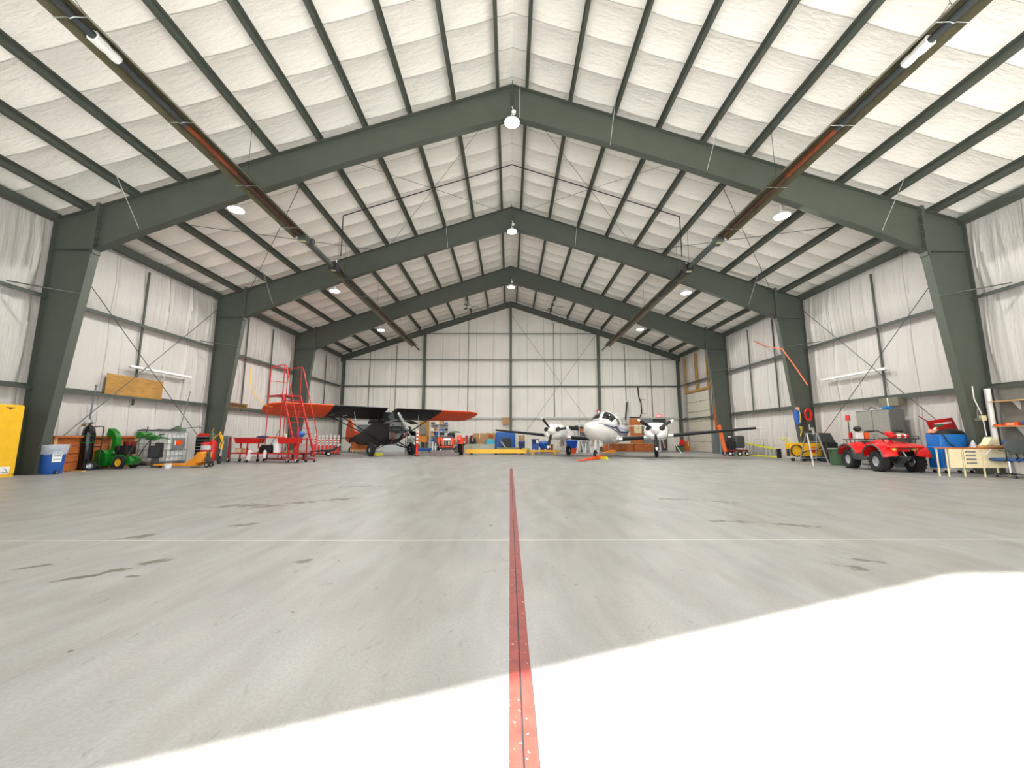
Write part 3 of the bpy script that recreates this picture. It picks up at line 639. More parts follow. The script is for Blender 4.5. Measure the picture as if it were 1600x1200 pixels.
solo('net_heap', m, 'green_dark', 'small heap of dark green netting on the right end of the tote', 'netting', (-14.1, 16.85, 1.39))
solo('steel_rod', mb().tube([(0, 0, 0), (.1, .0, .6), (.26, 0, 1.55)], .018).ball((.27, 0, 1.6), .035), 'grey', 'thin grey rod rising from the netting heap on the tote', 'rod', (-14.1, 16.95, 1.45))
solo('hose_wand', mb().tube([(0, 0, 0), (.3, 0, .04), (.55, 0, .05), (.62, 0, .1), (.7, 0, .05), (.62, 0, 0)], .014), 'dark_grey', 'short dark wand sticking out over the end of the tote', 'hose', (-13.95, 17.0, 1.5))
# plywood on the girt
a, b = atX(173, 584, -15.02), atX(257, 622, -15.02)
m = mb().bx((0, 0, 0), (.018, b.y-a.y, .78)); solo('plywood_sheet', m, 'plywood', 'brown plywood sheet standing on the lower girt of the left wall', 'board', (-15.16, a.y, 2.735))
# pallet jack
p = GP(326, 731, .3)
t = thing('pallet_jack', 'orange pallet jack with low forks in front of the tote', 'pallet jack', p, math.radians(178))
for q in (-.2, .2): build('fork', mb().prism([(.2, .06), (1.75, .06), (1.85, .09), (1.75, .13), (.2, .14)], 1, q-.08, q+.08), 'amber_paint', t, bev=.008); 
build('mast', mb().prism([(.0, .2), (.25, .14), (.62, .12), (.62, .18), (.3, .4), (.18, .58), (-.04, .58)], 1, -.24, .24), 'amber_paint', t, bev=.02)
build('pump', mb().cyl((-.06, 0, .2), (-.06, 0, .6), .06).box((-.06, 0, .3), (.18, .2, .14)), 'dark_grey', t)
for q in (-.1, .1): wheel(t, (-.12, q, .1), .1, .06, hub='alu')
for q in (-.2, .2): build('load_roller', mb().cyl((1.6, q-.05, .04), (1.6, q+.05, .04), .04), 'black', t)
p = G(262, 732)
t = thing('small_pail', 'small white pail with a handle in front of the pallet jack forks', 'pail', p); build('body', mb().lathe([(.09, 0), (.12, .16), (.125, .17)]), 'white', t); build('handle', mb().torus((0, 0, .17), .1, .006, (0, 1, 0), a0=0, a1=PI), 'zinc', t)
# tool chest
t = thing('tool_chest', 'tall tool chest with black drawers and red lid before the second left column', 'tool chest', (-13.15, 17.0, 0), math.radians(12)); t.scale = (.8, 1, 1)
build('body', mb().box((0, .3, .62), (.66, .5, 1.1)), 'black', t, bev=.01)
for k in range(8): 
    o = build('drawer', mb().box((0, .04, .16+k*.135), (.62, .02, .12)), 'gloss_black', t); build('handle', mb().box((0, .02, .205+k*.135), (.56, .02, .02)), 'zinc', o)
build('lid', mb().prism([(-.32, 1.17), (.36, 1.17), (.3, 1.26), (-.2, 1.3)], 1, .05, .52), 'red', t)
for q in (-.28, .28): 
    for yy in (.1, .5): caster(t, (q, yy), .05)
# wheeled fire extinguisher and red jug
t = thing('wheeled_extinguisher', 'large red wheeled fire extinguisher with yellow hose at the second left column', 'fire extinguisher', (-12.6, 16.9, 0), .2)
build('cylinder', mb().lathe([(.02, .12), (.12, .16), (.14, .25), (.14, .85), (.1, .98), (.04, 1.02)], n=22), 'red', t)
build('tank', mb().lathe([(.02, .5), (.1, .54), (.11, .62), (.11, 1.08), (.07, 1.2), (.03, 1.24)], (-.14, .2, .1), n=18), 'green_dark', t)
build('valve', mb().cyl((0, 0, 1.0), (0, 0, 1.16), .035).cyl((-.16, .18, 1.34), (-.1, .18, 1.5), .03).cyl((-.1, .0, 1.1), (.1, .0, 1.1), .02), 'brass', t)
build('hose', mb().tube([(.05, 0, 1.12), (.2, 0, 1.3), (.3, .02, 1.0), (.24, .02, .7), (.34, 0, .6), (.38, 0, .9), (.3, 0, 1.2), (.22, 0, 1.36)], .022), 'yellow', t)
build('frame', mb().tube([(-.2, .1, .2), (-.2, .2, 1.3), (.2, .2, 1.3), (.2, .1, .2)], .015), 'black', t)
for q in (-.24, .24): wheel(t, (q, .12, .17), .17, .05, (1, 0, 0), hub='dark_grey')
t = thing('red_drum', 'squat red drum with pale label beside the tool chest', 'drum', (-12.62, 16.55, .5)); 
build('body', mb().lathe([(.16, 0), (.17, .02), (.17, .38), (.12, .42), (.05, .43)], n=20), 'red', t); build('label', mb().lathe([(.172, .12), (.173, .3)], n=20, cap=False), 'pale_grey', t)
solo('drum_stand', mb().box((0, 0, .48), (.36, .36, .03)).box((-.15, -.15, .24), (.03, .03, .48)).box((.15, -.15, .24), (.03, .03, .48)).box((.15, .15, .24), (.03, .03, .48)).box((-.15, .15, .24), (.03, .03, .48)), 'dark_grey', 'small dark stand carrying the red drum', 'stand', (-12.62, 16.55, 0))
# hanging cloth bundle by bench
t = mb(); rings = []
for k, z in enumerate([0.02, .3, .6, .9, 1.1, 1.2]):
    rings.append([Vector((.17*math.cos(a)*(1+.18*math.sin(5*a+k*.3))*(1-.12*k/5), .12*math.sin(a)*(1+.18*math.sin(5*a+k*.3)), z)) for a in [2*PI*i/30 for i in range(30)]])
solo('rolled_sheets', t.loft(rings), 'grey', 'upright bundle of grey rolled sheets at the left end of the red bench', 'sheets', (-13.2, 18.6, 0))
solo('yellow_pole', mb().tube([(0, 0, 0), (.05, .02, 1.15)], .02), 'amber_paint', 'short yellow pole leaning against the grey rolled sheets', 'pole', (-12.98, 18.35, 0))

# red work bench on casters
pa, pb = G(356, 720), G(470, 722)
pa.y = 18.3; pa.x = at(356, 700, 18.3).x; pb.y = 17.7; pb.x = at(464, 700, 17.7).x
dv = (pb-pa); BL = dv.length; rz = math.atan2(dv.y, dv.x)
t = thing('work_bench', 'long red steel work bench on casters with a middle shelf', 'work bench', (pa.x, pa.y, 0), rz)
BH = 1.1; BW = .7
build('top_frame', mb().box((BL/2, BW/2, BH), (BL, BW, .03)), 'red_steel', t)
build('lower_shelf', mb().box((BL/2, BW/2, .42), (BL-.05, BW-.04, .03)).bx((0, 0, .38), (BL, .03, .44)), 'red_steel', t)
for x in (.03, BL*.28, BL-.45, BL-.03):
    for y in (.03, BW-.03):
        build('leg', mb().bar((x, y, .1), (x, y, BH), .045, .045), 'red_steel', t)
for x in (.03, BL*.28, BL-.45, BL-.03): caster(t, (x, .03), .07, 'white'); caster(t, (x, BW-.03), .07)
for a_, b_ in ((.35, 1.5), (BL-.95, BL-.08)): build('bin_panel', mb().prism([(a_, .85), (b_, .85), (b_+.03, 1.08), (a_-.08, 1.08)], 1, .02, .4), 'red', t)
BR = Matrix.Translation((pa.x, pa.y, 0)) @ Matrix.Rotation(rz, 4, 'Z')
def bench(x, y, z): return BR @ Vector((x, y, z))
tz = BH+.016; sz = .436
t2 = thing('bucket', 'white plastic bucket on the middle shelf of the red bench', 'bucket', bench(BL*.67, .25, sz)); build('body', mb().lathe([(.16, 0), (.2, .46), (.21, .47)], n=22), 'white', t2); build('handle', mb().torus((0, 0, .46), .2, .006, (0, 1, .5), a0=PI, a1=2*PI), 'zinc', t2)
solo('storage_box', mb().box((0, 0, .1), (.3, .26, .2)), 'beige', 'cream box at the left end of the bench shelf', 'box', bench(.35, .3, sz), rz, None, .01)
solo('storage_box', mb().box((0, 0, .08), (.2, .2, .16)), 'wood_pale', 'small tan box next to the cream box on the bench shelf', 'box', bench(.68, .3, sz), rz, None, .01)
solo('tool_bag', mb().prism([(-.3, 0), (.3, 0), (.33, .28), (.2, .36), (-.22, .34), (-.32, .26)], 1, -.15, .15), 'black', 'black tool bag in the middle of the bench shelf', 'bag', bench(BL*.5, .3, sz), rz, None, .04)
solo('tool_bag', mb().prism([(-.22, 0), (.22, 0), (.2, .3), (-.18, .3)], 1, -.14, .14), 'green_dark', 'dark green bag left of the white bucket on the bench shelf', 'bag', bench(BL*.58, .42, sz), rz, None, .04)
solo('tilted_binder', mb().box((0, 0, .2), (.06, .3, .36), (0, .5, 0)), 'beige', 'cream binder leaning on the black bag on the bench shelf', 'binder', bench(BL*.42, .3, sz), rz)
solo('rag', mb().lathe([(.16, 0), (.14, .06), (.07, .12), (.02, .15)], n=9), 'white', 'crumpled white rag on the bench shelf', 'rag', bench(BL*.28, .2, sz))
solo('foam_block', mb().box((0, 0, .06), (.42, .3, .12)), M('olive', (150, 148, 104), .7, 0, .1), 'olive foam block at the right end of the bench shelf', 'box', bench(BL-.6, .35, sz), rz, None, .01)
solo('cloth_bundle', mb().lathe([(.22, 0), (.2, .05), (.1, .08), (.03, .09)], n=10, sc=(1.6, .8)), 'navy', 'dark purple cloth lying on the red bench top', 'cloth', bench(BL*.43, .3, tz), rz)
solo('work_tray', mb().box((0, 0, .02), (.6, .4, .04)), 'orange', 'low orange tray on the red bench top', 'tray', bench(BL*.63, .3, tz), rz)
solo('blue_ball', mb().ball((0, 0, .15), .17, 14, (1, 1, .85)), 'blue', 'round blue ball shaped object on the right end of the bench top', 'ball', bench(BL-.12, .35, tz))
solo('paper_sheets', mb().box((0, 0, .1), (.22, .02, .3), (0, .3, 0)), 'paper', 'white papers hanging from the bench shelf near its left end', 'paper', bench(1.15, -.02, .16), rz)
solo('rag', mb().prism([(-.05, 0), (.06, 0), (.08, .3), (0, .38), (-.07, .3)], 1, -.02, .02), 'white', 'white rag hanging over the edge of the bench shelf', 'rag', bench(BL*.56, -.04, .2), rz)
t2 = thing('spray_can', 'small white spray can on the right half of the bench top', 'can', bench(BL*.78, .25, tz)); build('body', mb().cyl((0, 0, 0), (0, 0, .16), .035), 'white', t2); build('nozzle', mb().cyl((0, 0, .16), (0, 0, .2), .015), 'yellow', t2)
# red trolley low behind bench
solo('deck_trolley', mb().bx((-.0, 0, .28), (2.4, .8, .36)).bx((.1, .1, .0), (.18, .18, .28)).bx((2.2, .1, .0), (2.28, .18, .28)).bx((1.2, .6, .0), (1.28, .68, .28)), 'dark_red', 'low dark red trolley deck behind the bench', 'trolley', (-12.6, 20.3, 0), rz)

# red rolling stair
fx, fy = .86, -.51
top = at(456, 618, 18.9); t = thing('rolling_stair', 'tall red rolling maintenance stair with handrails by the wing', 'stairs', (top.x, top.y, 0), math.atan2(fy, fx))
PH = top.z; W = .42; RUN = 1.45; PL = 1.2
for q in (-W, W): build('stringer', mb().bar((0, q, PH), (RUN, q, .25), .05, .1), 'red_steel', t)
for k in range(1, 11):
    u = k/11; build('tread', mb().box((RUN*u, 0, PH-(PH-.25)*u), (.2, 2*W+.12, .03)), 'red_steel', t)
build('platform', mb().box((-PL/2, 0, PH), (PL, 2*W+.06, .05)).bx((-PL-.35, -W, PH-.02), (-PL, -W+.35, PH)), 'red_steel', t)
for x in (-PL, -.03):
    for q in (-W, W): build('post', mb().cyl((x, q, .12), (x, q, PH+1.45), .024, n=8), 'red_steel', t)
for q in (-W, W):
    build('handrail', mb().tube([(-PL, q, PH+1.45), (-.03, q, PH+1.45), (.1, q, PH+1.35), (RUN+.05, q, 1.35), (RUN+.05, q, .2)], .02), 'red_steel', t)
    build('base_rail', mb().bar((-PL, q, .14), (RUN+.05, q, .14), .05, .05), 'red_steel', t)
build('cross_brace', mb().tube([(-PL, -W, .3), (-.03, -W, 1.5)], .014).tube([(-PL, W, .3), (-.03, W, 1.5)], .014), 'steel_dark', t)
build('back_rail', mb().tube([(-PL, -W, PH+1.45), (-PL, W, PH+1.45)], .02).tube([(-PL, -W, PH+.75), (-PL, W, PH+.75)], .016), 'red_steel', t)
for x in (-PL, RUN):
    for q in (-W, W): caster(t, (x, q), .07)
solo('hanging_cable', mb().tube([(0, 0, 0), (.1, 0, -.9), (.4, 0, -1.5), (.8, .05, -1.9), (1.2, .1, -2.0)], .018), 'yellow', 'yellow cable hanging by the stair platform on the left wall', 'cable', (-12.9, 19.25, 4.6))
p0, p1 = atX(354, 630, -14.9), atX(390, 640, -14.9)
t = thing('girt_banner', 'narrow black and yellow lettered strip with an orange end on the left wall girt', 'banner', (-15.06, p0.y, 2.735))
build('strip', mb().bx((0, .1, 0), (.02, p1.y-p0.y, .26)), M('banner_tan', (150, 110, 50), .6), t); build('end_piece', mb().bx((0, -.12, -.02), (.03, .12, .62)), 'orange', t)
m = mb(); rr = random.Random(8)
for k in range(16): m.box((.024, .22+.1*k, .13), (.006, .06, rr.choice((.12, .16, .2))), (rr.uniform(-.3, .3), 0, 0))
build('lettering', m, 'ink', t)
# ---------------------------------------------------------------- aircraft
class Hull:
    """body of revolution-like hull given stations (x, zbot, ztop, halfwidth)"""
    def __init__(s, st, n=2.3): s.st = sorted(st); s.n = n
    def dim(s, x):
        st = s.st
        if x <= st[0][0]: return st[0][1:]
        for a, b in zip(st, st[1:]):
            if x <= b[0]:
                t = (x-a[0])/(b[0]-a[0]); return tuple(a[i]+(b[i]-a[i])*t for i in (1, 2, 3))
        return st[-1][1:]
    def p(s, x, a, off=0):
        zb, zt, w_ = s.dim(x); zc = (zb+zt)/2; h = (zt-zb)/2+off; w_ += off; e = 2/s.n; sa, ca = math.sin(a), math.cos(a)
        return Vector((x, w_*math.copysign(abs(sa)**e, sa), zc+h*math.copysign(abs(ca)**e, ca)))
    def skin(s, k=32, sub=3):
        xs = []
        for a, b in zip(s.st, s.st[1:]): xs += [a[0]+(b[0]-a[0])*i/sub for i in range(sub)]
        xs.append(s.st[-1][0]); return mb().loft([[s.p(x, 2*PI*i/k) for i in range(k)] for x in xs])
    def patch(s, m, f0, f1, x0, x1, nx=8, na=4, off=.006):      # between angles f0(x), f1(x)
        top = []; vs = []; fs = []
        for i in range(nx+1):
            x = x0+(x1-x0)*i/nx
            for j in range(na+1): vs.append(s.p(x, f0(x)+(f1(x)-f0(x))*j/na, off))
        for i in range(nx+1):
            x = x0+(x1-x0)*i/nx
            for j in range(na+1): vs.append(s.p(x, f0(x)+(f1(x)-f0(x))*j/na, -.012))
        N = (nx+1)*(na+1)
        for i in range(nx):
            for j in range(na):
                a = i*(na+1)+j; fs.append((a, a+1, a+na+2, a+na+1)); a += N; fs.append((a, a+na+1, a+na+2, a+1))
        edge = [i*(na+1) for i in range(nx+1)]+[nx*(na+1)+j for j in range(1, na+1)]+[i*(na+1)+na for i in range(nx-1, -1, -1)]+[j for j in range(na-1, 0, -1)]
        for a, b in zip(edge, edge[1:]+edge[:1]): fs.append((a, b, b+N, a+N))
        return m.add(vs, fs)
def foil(c, th, n=10):     # airfoil section, x from 0 (leading edge) to -c
    up = []; lo = []
    for i in range(n+1):
        t = (1-math.cos(PI*i/n))/2; y = 5*th*(.2969*math.sqrt(t)-.126*t-.3516*t*t+.2843*t**3-.1015*t**4)
        up.append((-c*t, y*c)); lo.append((-c*t, -y*c*.6))
    return up+lo[-2:0:-1]
def wing(secs, tiltf=0):   # secs: (y, xle, z, chord, thick, incidence)
    rings = []
    for y, xl, z, c, th, inc in secs:
        r = []
        for a, b in foil(c, th): r.append(Vector((xl+a*math.cos(inc)-b*math.sin(inc)*0, y, z+b+a*math.sin(inc))))
        rings.append(r)
    return mb().loft(rings)
def prop(parent, c, R, angs, blade, tip, root=.12, wd=.13, tipl=.12, spin='white_gloss', face=(1, 0, 0), name='propeller', slen=.45):
    h = build(name, mb().lathe([(root*1.55, -.06), (root*1.6, 0), (root*1.45, slen*.3), (root*1.0, slen*.7), (root*.4, slen*.95), (.01, slen)], (0, 0, 0), (1, 0, 0), 22), spin, parent); h.location = c
    for a in angs:
        d = Vector((0, math.sin(a), math.cos(a))); tg = Vector((0, math.cos(a), -math.sin(a)))
        rings = []; tr = []
        for i, u in enumerate((.1, .25, .5, .75, 1-tipl, 1-tipl*.5, 1)):
            wdt = wd*(.55, .8, 1, .95, .85, .75, .45)[i]; tw = (.9, .75, .5, .38, .3, .28, .25)[i]; cc = d*(R*u); ch = tg*math.cos(tw)+Vector((math.sin(tw), 0, 0)); nn = d.cross(ch)
            ring = [cc+ch*(wdt*q)+nn*(.02*(1.3-u)*r_) for q, r_ in ((-.6, 0), (-.2, 1), (.3, 1), (.6, 0), (.2, -.6), (-.3, -.6))]
            if i <= 4: rings.append(ring)
            if i >= 4: tr.append(ring)
        b = build('blade', mb().loft(rings), blade, h); 
        build('blade_tip', mb().loft(tr), tip, b)
    return h

# small high wing taildragger ------------------------------------------------
t = thing('small_airplane', 'black and orange high wing tailwheel airplane with its engine cowling open', 'airplane', (-8.05, 25.5, 0), math.radians(-49.4)); t.scale = (1.07, 1.07, 1.07)
BK = M('black_fabric', (13, 14, 13), .55, 0, .15, 2)
H = Hull([(-6.1, .62, .9, .06), (-5.2, .6, 1.1, .13), (-4, .58, 1.34, .22), (-2.6, .56, 1.66, .36), (-1.4, .56, 1.98, .45), (-.6, .58, 2.18, .48), (.5, .62, 2.2, .49), (1.1, .7, 2.05, .48), (1.55, .85, 1.98, .46)], 3.2)
fu = build('fuselage', H.skin(28, 2), BK, t)
m = mb(); m.prism([(1.5, 1.96), (.55, 2.5), (-1.2, 2.5), (-1.9, 1.9), (-1.2, 2.0), (1.0, 2.0)], 1, -.38, .38); build('cabin_top', m, BK, t)
for q in (-.39, .375): build('side_window', mb().prism([(1.25, 2.02), (.55, 2.42), (-.9, 2.42), (-1.2, 2.08), (.2, 1.98)], 1, q, q+.015), 'glass_dark', t)
build('windshield', mb().prism([(1.52, 1.98), (.6, 2.52), (.57, 2.5), (1.49, 1.95)], 1, -.36, .36), 'glass_dark', t)
inc = .3; HZ = 2.5
for s in (-1, 1):
    wi = build('wing', wing([(s*.3, .95, HZ+.22, 1.95, .12, inc), (s*2.6, .95, HZ+.24, 1.95, .12, inc), (s*3.35, .95, HZ+.24, 1.95, .12, inc)]), BK, t)
    wt = build('wing_tip', wing([(s*3.3, .952, HZ+.24, 1.96, .122, inc), (s*5.6, .95, HZ+.24, 1.9, .12, inc), (s*6.1, .86, HZ+.2, 1.6, .12, inc), (s*6.35, .6, HZ+.14, 1.0, .1, inc), (s*6.4, .3, HZ+.1, .5, .06, inc)]), 'orange_fabric', wi)
    
    st = build('wing_strut', mb().tube([(.35, s*3.2, HZ+.02), (.45, s*.5, .82)], .035, 6).tube([(-.45, s*3.2, HZ-.22), (.45, s*.5, .82)], .03, 6), BK, t)
    build('jury_strut', mb().tube([(.4, s*1.9, 1.7), (.3, s*2.0, HZ+.05)], .015, 5), 'alu', st)
    build('cabin_strut', mb().tube([(.75, s*.42, 2.0), (.6, s*.36, 2.55)], .025).tube([(-.1, s*.44, 2.0), (-.1, s*.36, 2.5)], .025), BK, t)
    # landing gear
    g = build('landing_gear', mb().tube([(.95, s*.4, .8), (1.0, s*1.15, .36)], .045, 6).tube([(.2, s*.4, .75), (1.0, s*1.1, .36)], .03, 6).tube([(.6, 0, .72), (1.0, s*.9, .42)], .02), BK, t)
    wheel(g, (1.0, s*1.22, .36), .36, .24, hub='alu', hubr=.35)
build('tail_fin', mb().loft([[Vector((x, y*f_, z)) for x, z in ((-6.5, .7), (-6.95, .9), (-6.9, 1.6), (-6.55, 2.25), (-6.2, 2.36), (-5.85, 2.2), (-5.3, 1.55), (-3.9, 1.3), (-5.0, .9))] for y, f_ in ((-.03, 1), (.03, 1))]), 'orange_fabric', t, bev=.015)
build('fin_emblem', mb().lathe([(.13, -.036), (.13, .036)], (-6.0, 0, 1.62), (0, 1, 0), 12), M('faded_green', (168, 150, 70), .6), t)
for s in (-1, 1): build('tailplane', wing([(s*.05, -4.9, 1.0, 1.25, .1, 0), (s*1.3, -5.05, 1.0, .95, .08, 0), (s*1.75, -5.35, 1.0, .5, .08, 0)]), BK, t)
build('tail_wheel_spring', mb().tube([(-5.4, 0, .65), (-6.0, 0, .25)], .03), BK, t); wheel(t, (-6.05, 0, .15), .15, .08, name='tail_wheel')
# exposed engine
e = build('engine', mb().box((1.95, 0, 1.5), (.7, .36, .42)).cyl((1.5, 0, 1.5), (2.6, 0, 1.52), .13), 'dark_grey', t, bev=.03)
for x in (1.8, 2.2):
    for s in (-1, 1):
        m = mb()
        for k in range(7): m.cyl((x, s*(.2+.045*k), 1.5), (x, s*(.22+.045*k), 1.5), .15, n=14)
        build('cylinder_head', m.cyl((x, s*.2, 1.5), (x, s*.54, 1.5), .09), 'steel_dark', e)
build('engine_mount', mb().tube([(1.5, .3, 1.8), (1.9, .15, 1.62)], .02).tube([(1.5, -.3, 1.8), (1.9, -.15, 1.62)], .02).tube([(1.5, .3, 1.0), (1.9, .15, 1.3)], .02).tube([(1.5, -.3, 1.0), (1.9, -.15, 1.3)], .02), 'dark_red', e)
build('exhaust', mb().tube([(1.8, -.45, 1.4), (1.9, -.38, 1.1), (1.5, -.2, .9), (1.3, -.2, .7)], .05, 8).tube([(1.8, .45, 1.4), (1.9, .38, 1.1), (1.5, .2, .9)], .05, 8), 'rust', e)
build('baffle', mb().bx((1.58, -.5, 1.66), (2.4, .5, 1.69)).box((1.56, 0, 1.45), (.02, .86, .95)), 'zinc', e)
build('intake', mb().tube([(2.3, 0, 1.2), (2.1, 0, 1.0), (1.7, .1, .95)], .08, 8), 'black', e)
for s in (-1, 1):
    cw = [(1.55, 1.95), (2.5, 1.82), (2.62, 1.7), (2.62, 1.62), (1.55, 1.72)]
    R_ = Matrix.Translation((0, s*.06, 1.97)) @ Matrix.Rotation(s*-.15, 4, 'X')
    m = mb(); m.m = R_; m.loft([[Vector((x, s*y, z)) for y, z in ((.02, .0), (.3, .06), (.62, .02), (.8, -.06), (.8, -.045), (.62, .04), (.3, .08), (.02, .02))] for x in (1.55, 2.0, 2.5)]); build('cowl_panel', m, 'black', t)
prop(t, (2.78, 0, 1.53), 1.0, (-.55, -.55+PI), 'zinc', 'white', .07, .12, .08, 'zinc', slen=.22)
for y in (-4.9, -3.9): build('pitot_tube', mb().cyl((.7, y*.7, HZ-.3), (1.3, y*.7, HZ-.28), .015), 'alu', t)
def chock(loc, lab, rz=0): 
    solo('wheel_chock', mb().prism([(-.12, 0), (.12, 0), (.03, .14), (-.03, .14)], 1, -.2, .2), 'yellow_green', lab, 'wheel chock', loc, rz, 'yellow wheel chocks')
chock(G(584, 711.5), 'left yellow wheel chock on the floor under the black and orange airplane', -.8); chock(G(592, 711.8), 'right yellow wheel chock on the floor under the black and orange airplane', -.8)

# twin engine airplane ---------------------------------------------------------
t = thing('twin_airplane', 'white twin engine airplane with blue stripes and black propellers', 'airplane', (6.0, 24.2, 0), math.atan2(-.906, -.423))
WG = 'white_gloss'
H = Hull([(-8.0, 1.75, 2.05, .05), (-6.5, 1.5, 2.12, .26), (-4.5, 1.12, 2.3, .5), (-2.6, .85, 2.52, .72), (-1, .74, 2.62, .8), (.9, .72, 2.64, .8), (1.55, .73, 2.6, .79), (2.05, .76, 2.42, .78), (2.5, .8, 2.14, .75), (3.0, .86, 2.06, .71), (3.7, .97, 2.0, .63), (4.3, 1.12, 1.95, .5), (4.75, 1.3, 1.88, .35), (4.98, 1.46, 1.8, .2), (5.08, 1.58, 1.72, .06)], 2.35)
build('fuselage', H.skin(36, 3), WG, t)
m = mb(); r5 = math.radians
for s in (-1, 1):
    g = build('windshield', H.patch(mb(), lambda x: s*r5(4), lambda x: s*r5(50+12*(2.48-x)), 1.62, 2.44, 8, 6, .008), 'glass_dark', t)
    build('cockpit_window', H.patch(mb(), lambda x: s*r5(60), lambda x: s*r5(82), .95, 1.6, 6, 4, .008), 'glass_dark', t)
    for k in range(4): build('cabin_window', H.patch(mb(), lambda x: s*r5(56), lambda x: s*r5(80), -.35-k*.85+0, .25-k*.85, 6, 4, .008), 'glass_dark', t)
    # swooping stripes from the nose
    def ang(x, o): return s*r5(48+o+(4.3-x)*15 if x > .9 else 48+o+51)
    build('stripe', H.patch(mb(), lambda x: ang(x, 0), lambda x: ang(x, 8 if x < 4.0 else 1+max(0, 4.6-x)*11), -6.5, 4.55, 50, 2, .006), 'navy', t)
    build('stripe', H.patch(mb(), lambda x: ang(x, 11), lambda x: ang(x, 15), -6.5, 4.0, 50, 2, .006), M('stripe_black', (24, 28, 44), .3), t)
    build('stripe', H.patch(mb(), lambda x: ang(x, -8), lambda x: ang(x, -6), -6.5, 3.4, 40, 2, .006), M('stripe_lilac', (120, 124, 176), .3), t)
    # wings
    w_ = build('wing', wing([(s*.5, 1.2, 1.0, 2.3, .15, .03), (s*2.2, 1.15, 1.1, 2.15, .14, .03), (s*3.6, .9, 1.22, 1.9, .13, .03), (s*7.7, .3, 1.6, 1.15, .12, .02), (s*8.0, .05, 1.64, .7, .09, .02)]), WG, t)
    def boot(y0, y1):
        secs = []
        for y in (y0, (y0+y1)/2, y1):
            S = [(.5, 1.2, 1.0), (2.2, 1.15, 1.1), (3.6, .9, 1.22), (7.7, .3, 1.6)]
            for a_, b_ in zip(S, S[1:]):
                if a_[0] <= y <= b_[0]+.01: f_ = (y-a_[0])/(b_[0]-a_[0]); xl, z = a_[1]+(b_[1]-a_[1])*f_, a_[2]+(b_[2]-a_[2])*f_; break
            ch = 2.3-(y-.5)*.16; r = []
            for th in [PI*.5+PI*i/8 for i in range(9)]: r.append(Vector((xl-.11-.135*math.cos(th-0)*-1*1.0*-1, s*y, z+.125*(ch/2.3)*math.sin(th))))
            r = [Vector((xl-.12+.14*math.cos(th), s*y, z+.015+.115*(ch/2.2)*math.sin(th))) for th in [-PI/2+PI*i/8 for i in range(9)]]
            secs.append(r)
        return mb().loft(secs)
    build('deicing_boot', boot(.95, 2.1), 'rubber', w_); build('deicing_boot', boot(3.65, 7.65), 'rubber', w_)
    build('flap_line', mb().box((-.5, s*5.2, 1.34), (.02, 2.6, .005), (s*.09, 0, 0)), 'grey', w_)
    # nacelle
    N = Hull([(-2.2, 1.3, 1.45, .1), (-1.2, 1.12, 1.58, .32), (.2, .95, 1.76, .5), (1.2, .95, 1.9, .6), (2.0, 1.02, 1.92, .62), (2.3, 1.08, 1.9, .58), (2.42, 1.18, 1.8, .44)], 2.6)
    m = N.skin(26, 3); m.v = [(a, b+s*2.85, c) for a, b, c in m.v]; nc = build('nacelle', m, WG, t)
    for q in (-1, 1): build('air_intake', mb().lathe([(.15, 0), (.15, .05)], (2.4, s*2.85+q*.36, 1.6), (1, 0, 0), 14, sc=(1, .8)), 'ink', nc)
    build('cooling_inlet', mb().box((2.3, s*2.85, 1.1), (.2, .3, .1)), 'pale_grey', nc, bev=.02)
    angs = [math.atan2(a, b) for a, b in (((-31, 20), (33, 19), (1, -33)) if s > 0 else ((-17, 21), (27, 5), (-8, -30)))]
    prop(t, (2.46, s*2.85, 1.5), 1.04, [a if True else a for a in angs], 'black', 'white', .15, .15, .14)
    # main gear
    g = build('main_gear', mb().cyl((-.1, s*2.85, 1.15), (-.1, s*2.85, .34), .055, n=10).cyl((-.1, s*2.85, .34), (-.1, s*2.72, .32), .04).tube([(.25, s*2.85, 1.05), (-.08, s*2.87, .6)], .03).tube([(-.3, s*2.85, .85), (-.42, s*2.85, .6), (-.12, s*2.85, .36)], .02), WG, t)
    wheel(g, (-.1, s*2.64, .31), .31, .19, hub='alu', hubr=.45)
    build('gear_door', mb().box((-.1, s*3.06, .78), (.8, .02, .5), (s*.15, 0, 0)), WG, t)
    build('tailplane', wing([(s*.1, -6.3, 1.95, 1.3, .1, 0), (s*2.9, -6.9, 1.95, .8, .09, 0)]), WG, t)
    build('wing_root_light', mb().box((1.22, s*.86, 1.06), (.12, .22, .16)), 'chrome', t, bev=.03)
build('tail_fin', mb().loft([[Vector((x, y, z)) for x, z in ((-6.2, 2.0), (-7.4, 3.9), (-8.15, 3.9), (-8.0, 1.9))] for y in (-.05, .05)]), WG, t, bev=.02)
build('fin_boot', mb().bar((-6.1, 0, 2.0), (-7.36, 0, 3.86), .12, .1, (1, 0, 0)), 'rubber', t)
build('fin_cap', mb().tube([(-7.3, 0, 3.92), (-8.2, 0, 3.92)], .07, 8), 'zinc', t)
g = build('nose_gear', mb().cyl((3.75, 0, 1.2), (3.85, 0, .5), .06, n=10).cyl((3.85, -.12, .42), (3.85, .12, .42), .03).bar((3.85, .12, .46), (3.9, .12, .2), .03, .05).bar((3.85, -.12, .46), (3.9, -.12, .2), .03, .05).tube([(3.2, 0, 1.05), (3.8, 0, .62)], .03), WG, t)
wheel(g, (3.9, 0, .24), .24, .15, hub='alu', hubr=.45)
for s in (-1, 1): build('gear_door', mb().box((3.6, s*.24, .82), (.85, .015, .34), (s*.25, 0, 0)), WG, t)
build('antenna', mb().prism([(-.2, 2.6), (.1, 2.62), (-.1, 2.85), (-.2, 2.85)], 1, -.01, .01), WG, t); build('antenna', mb().cyl((1.5, .2, .75), (1.3, .2, .35), .015), WG, t)
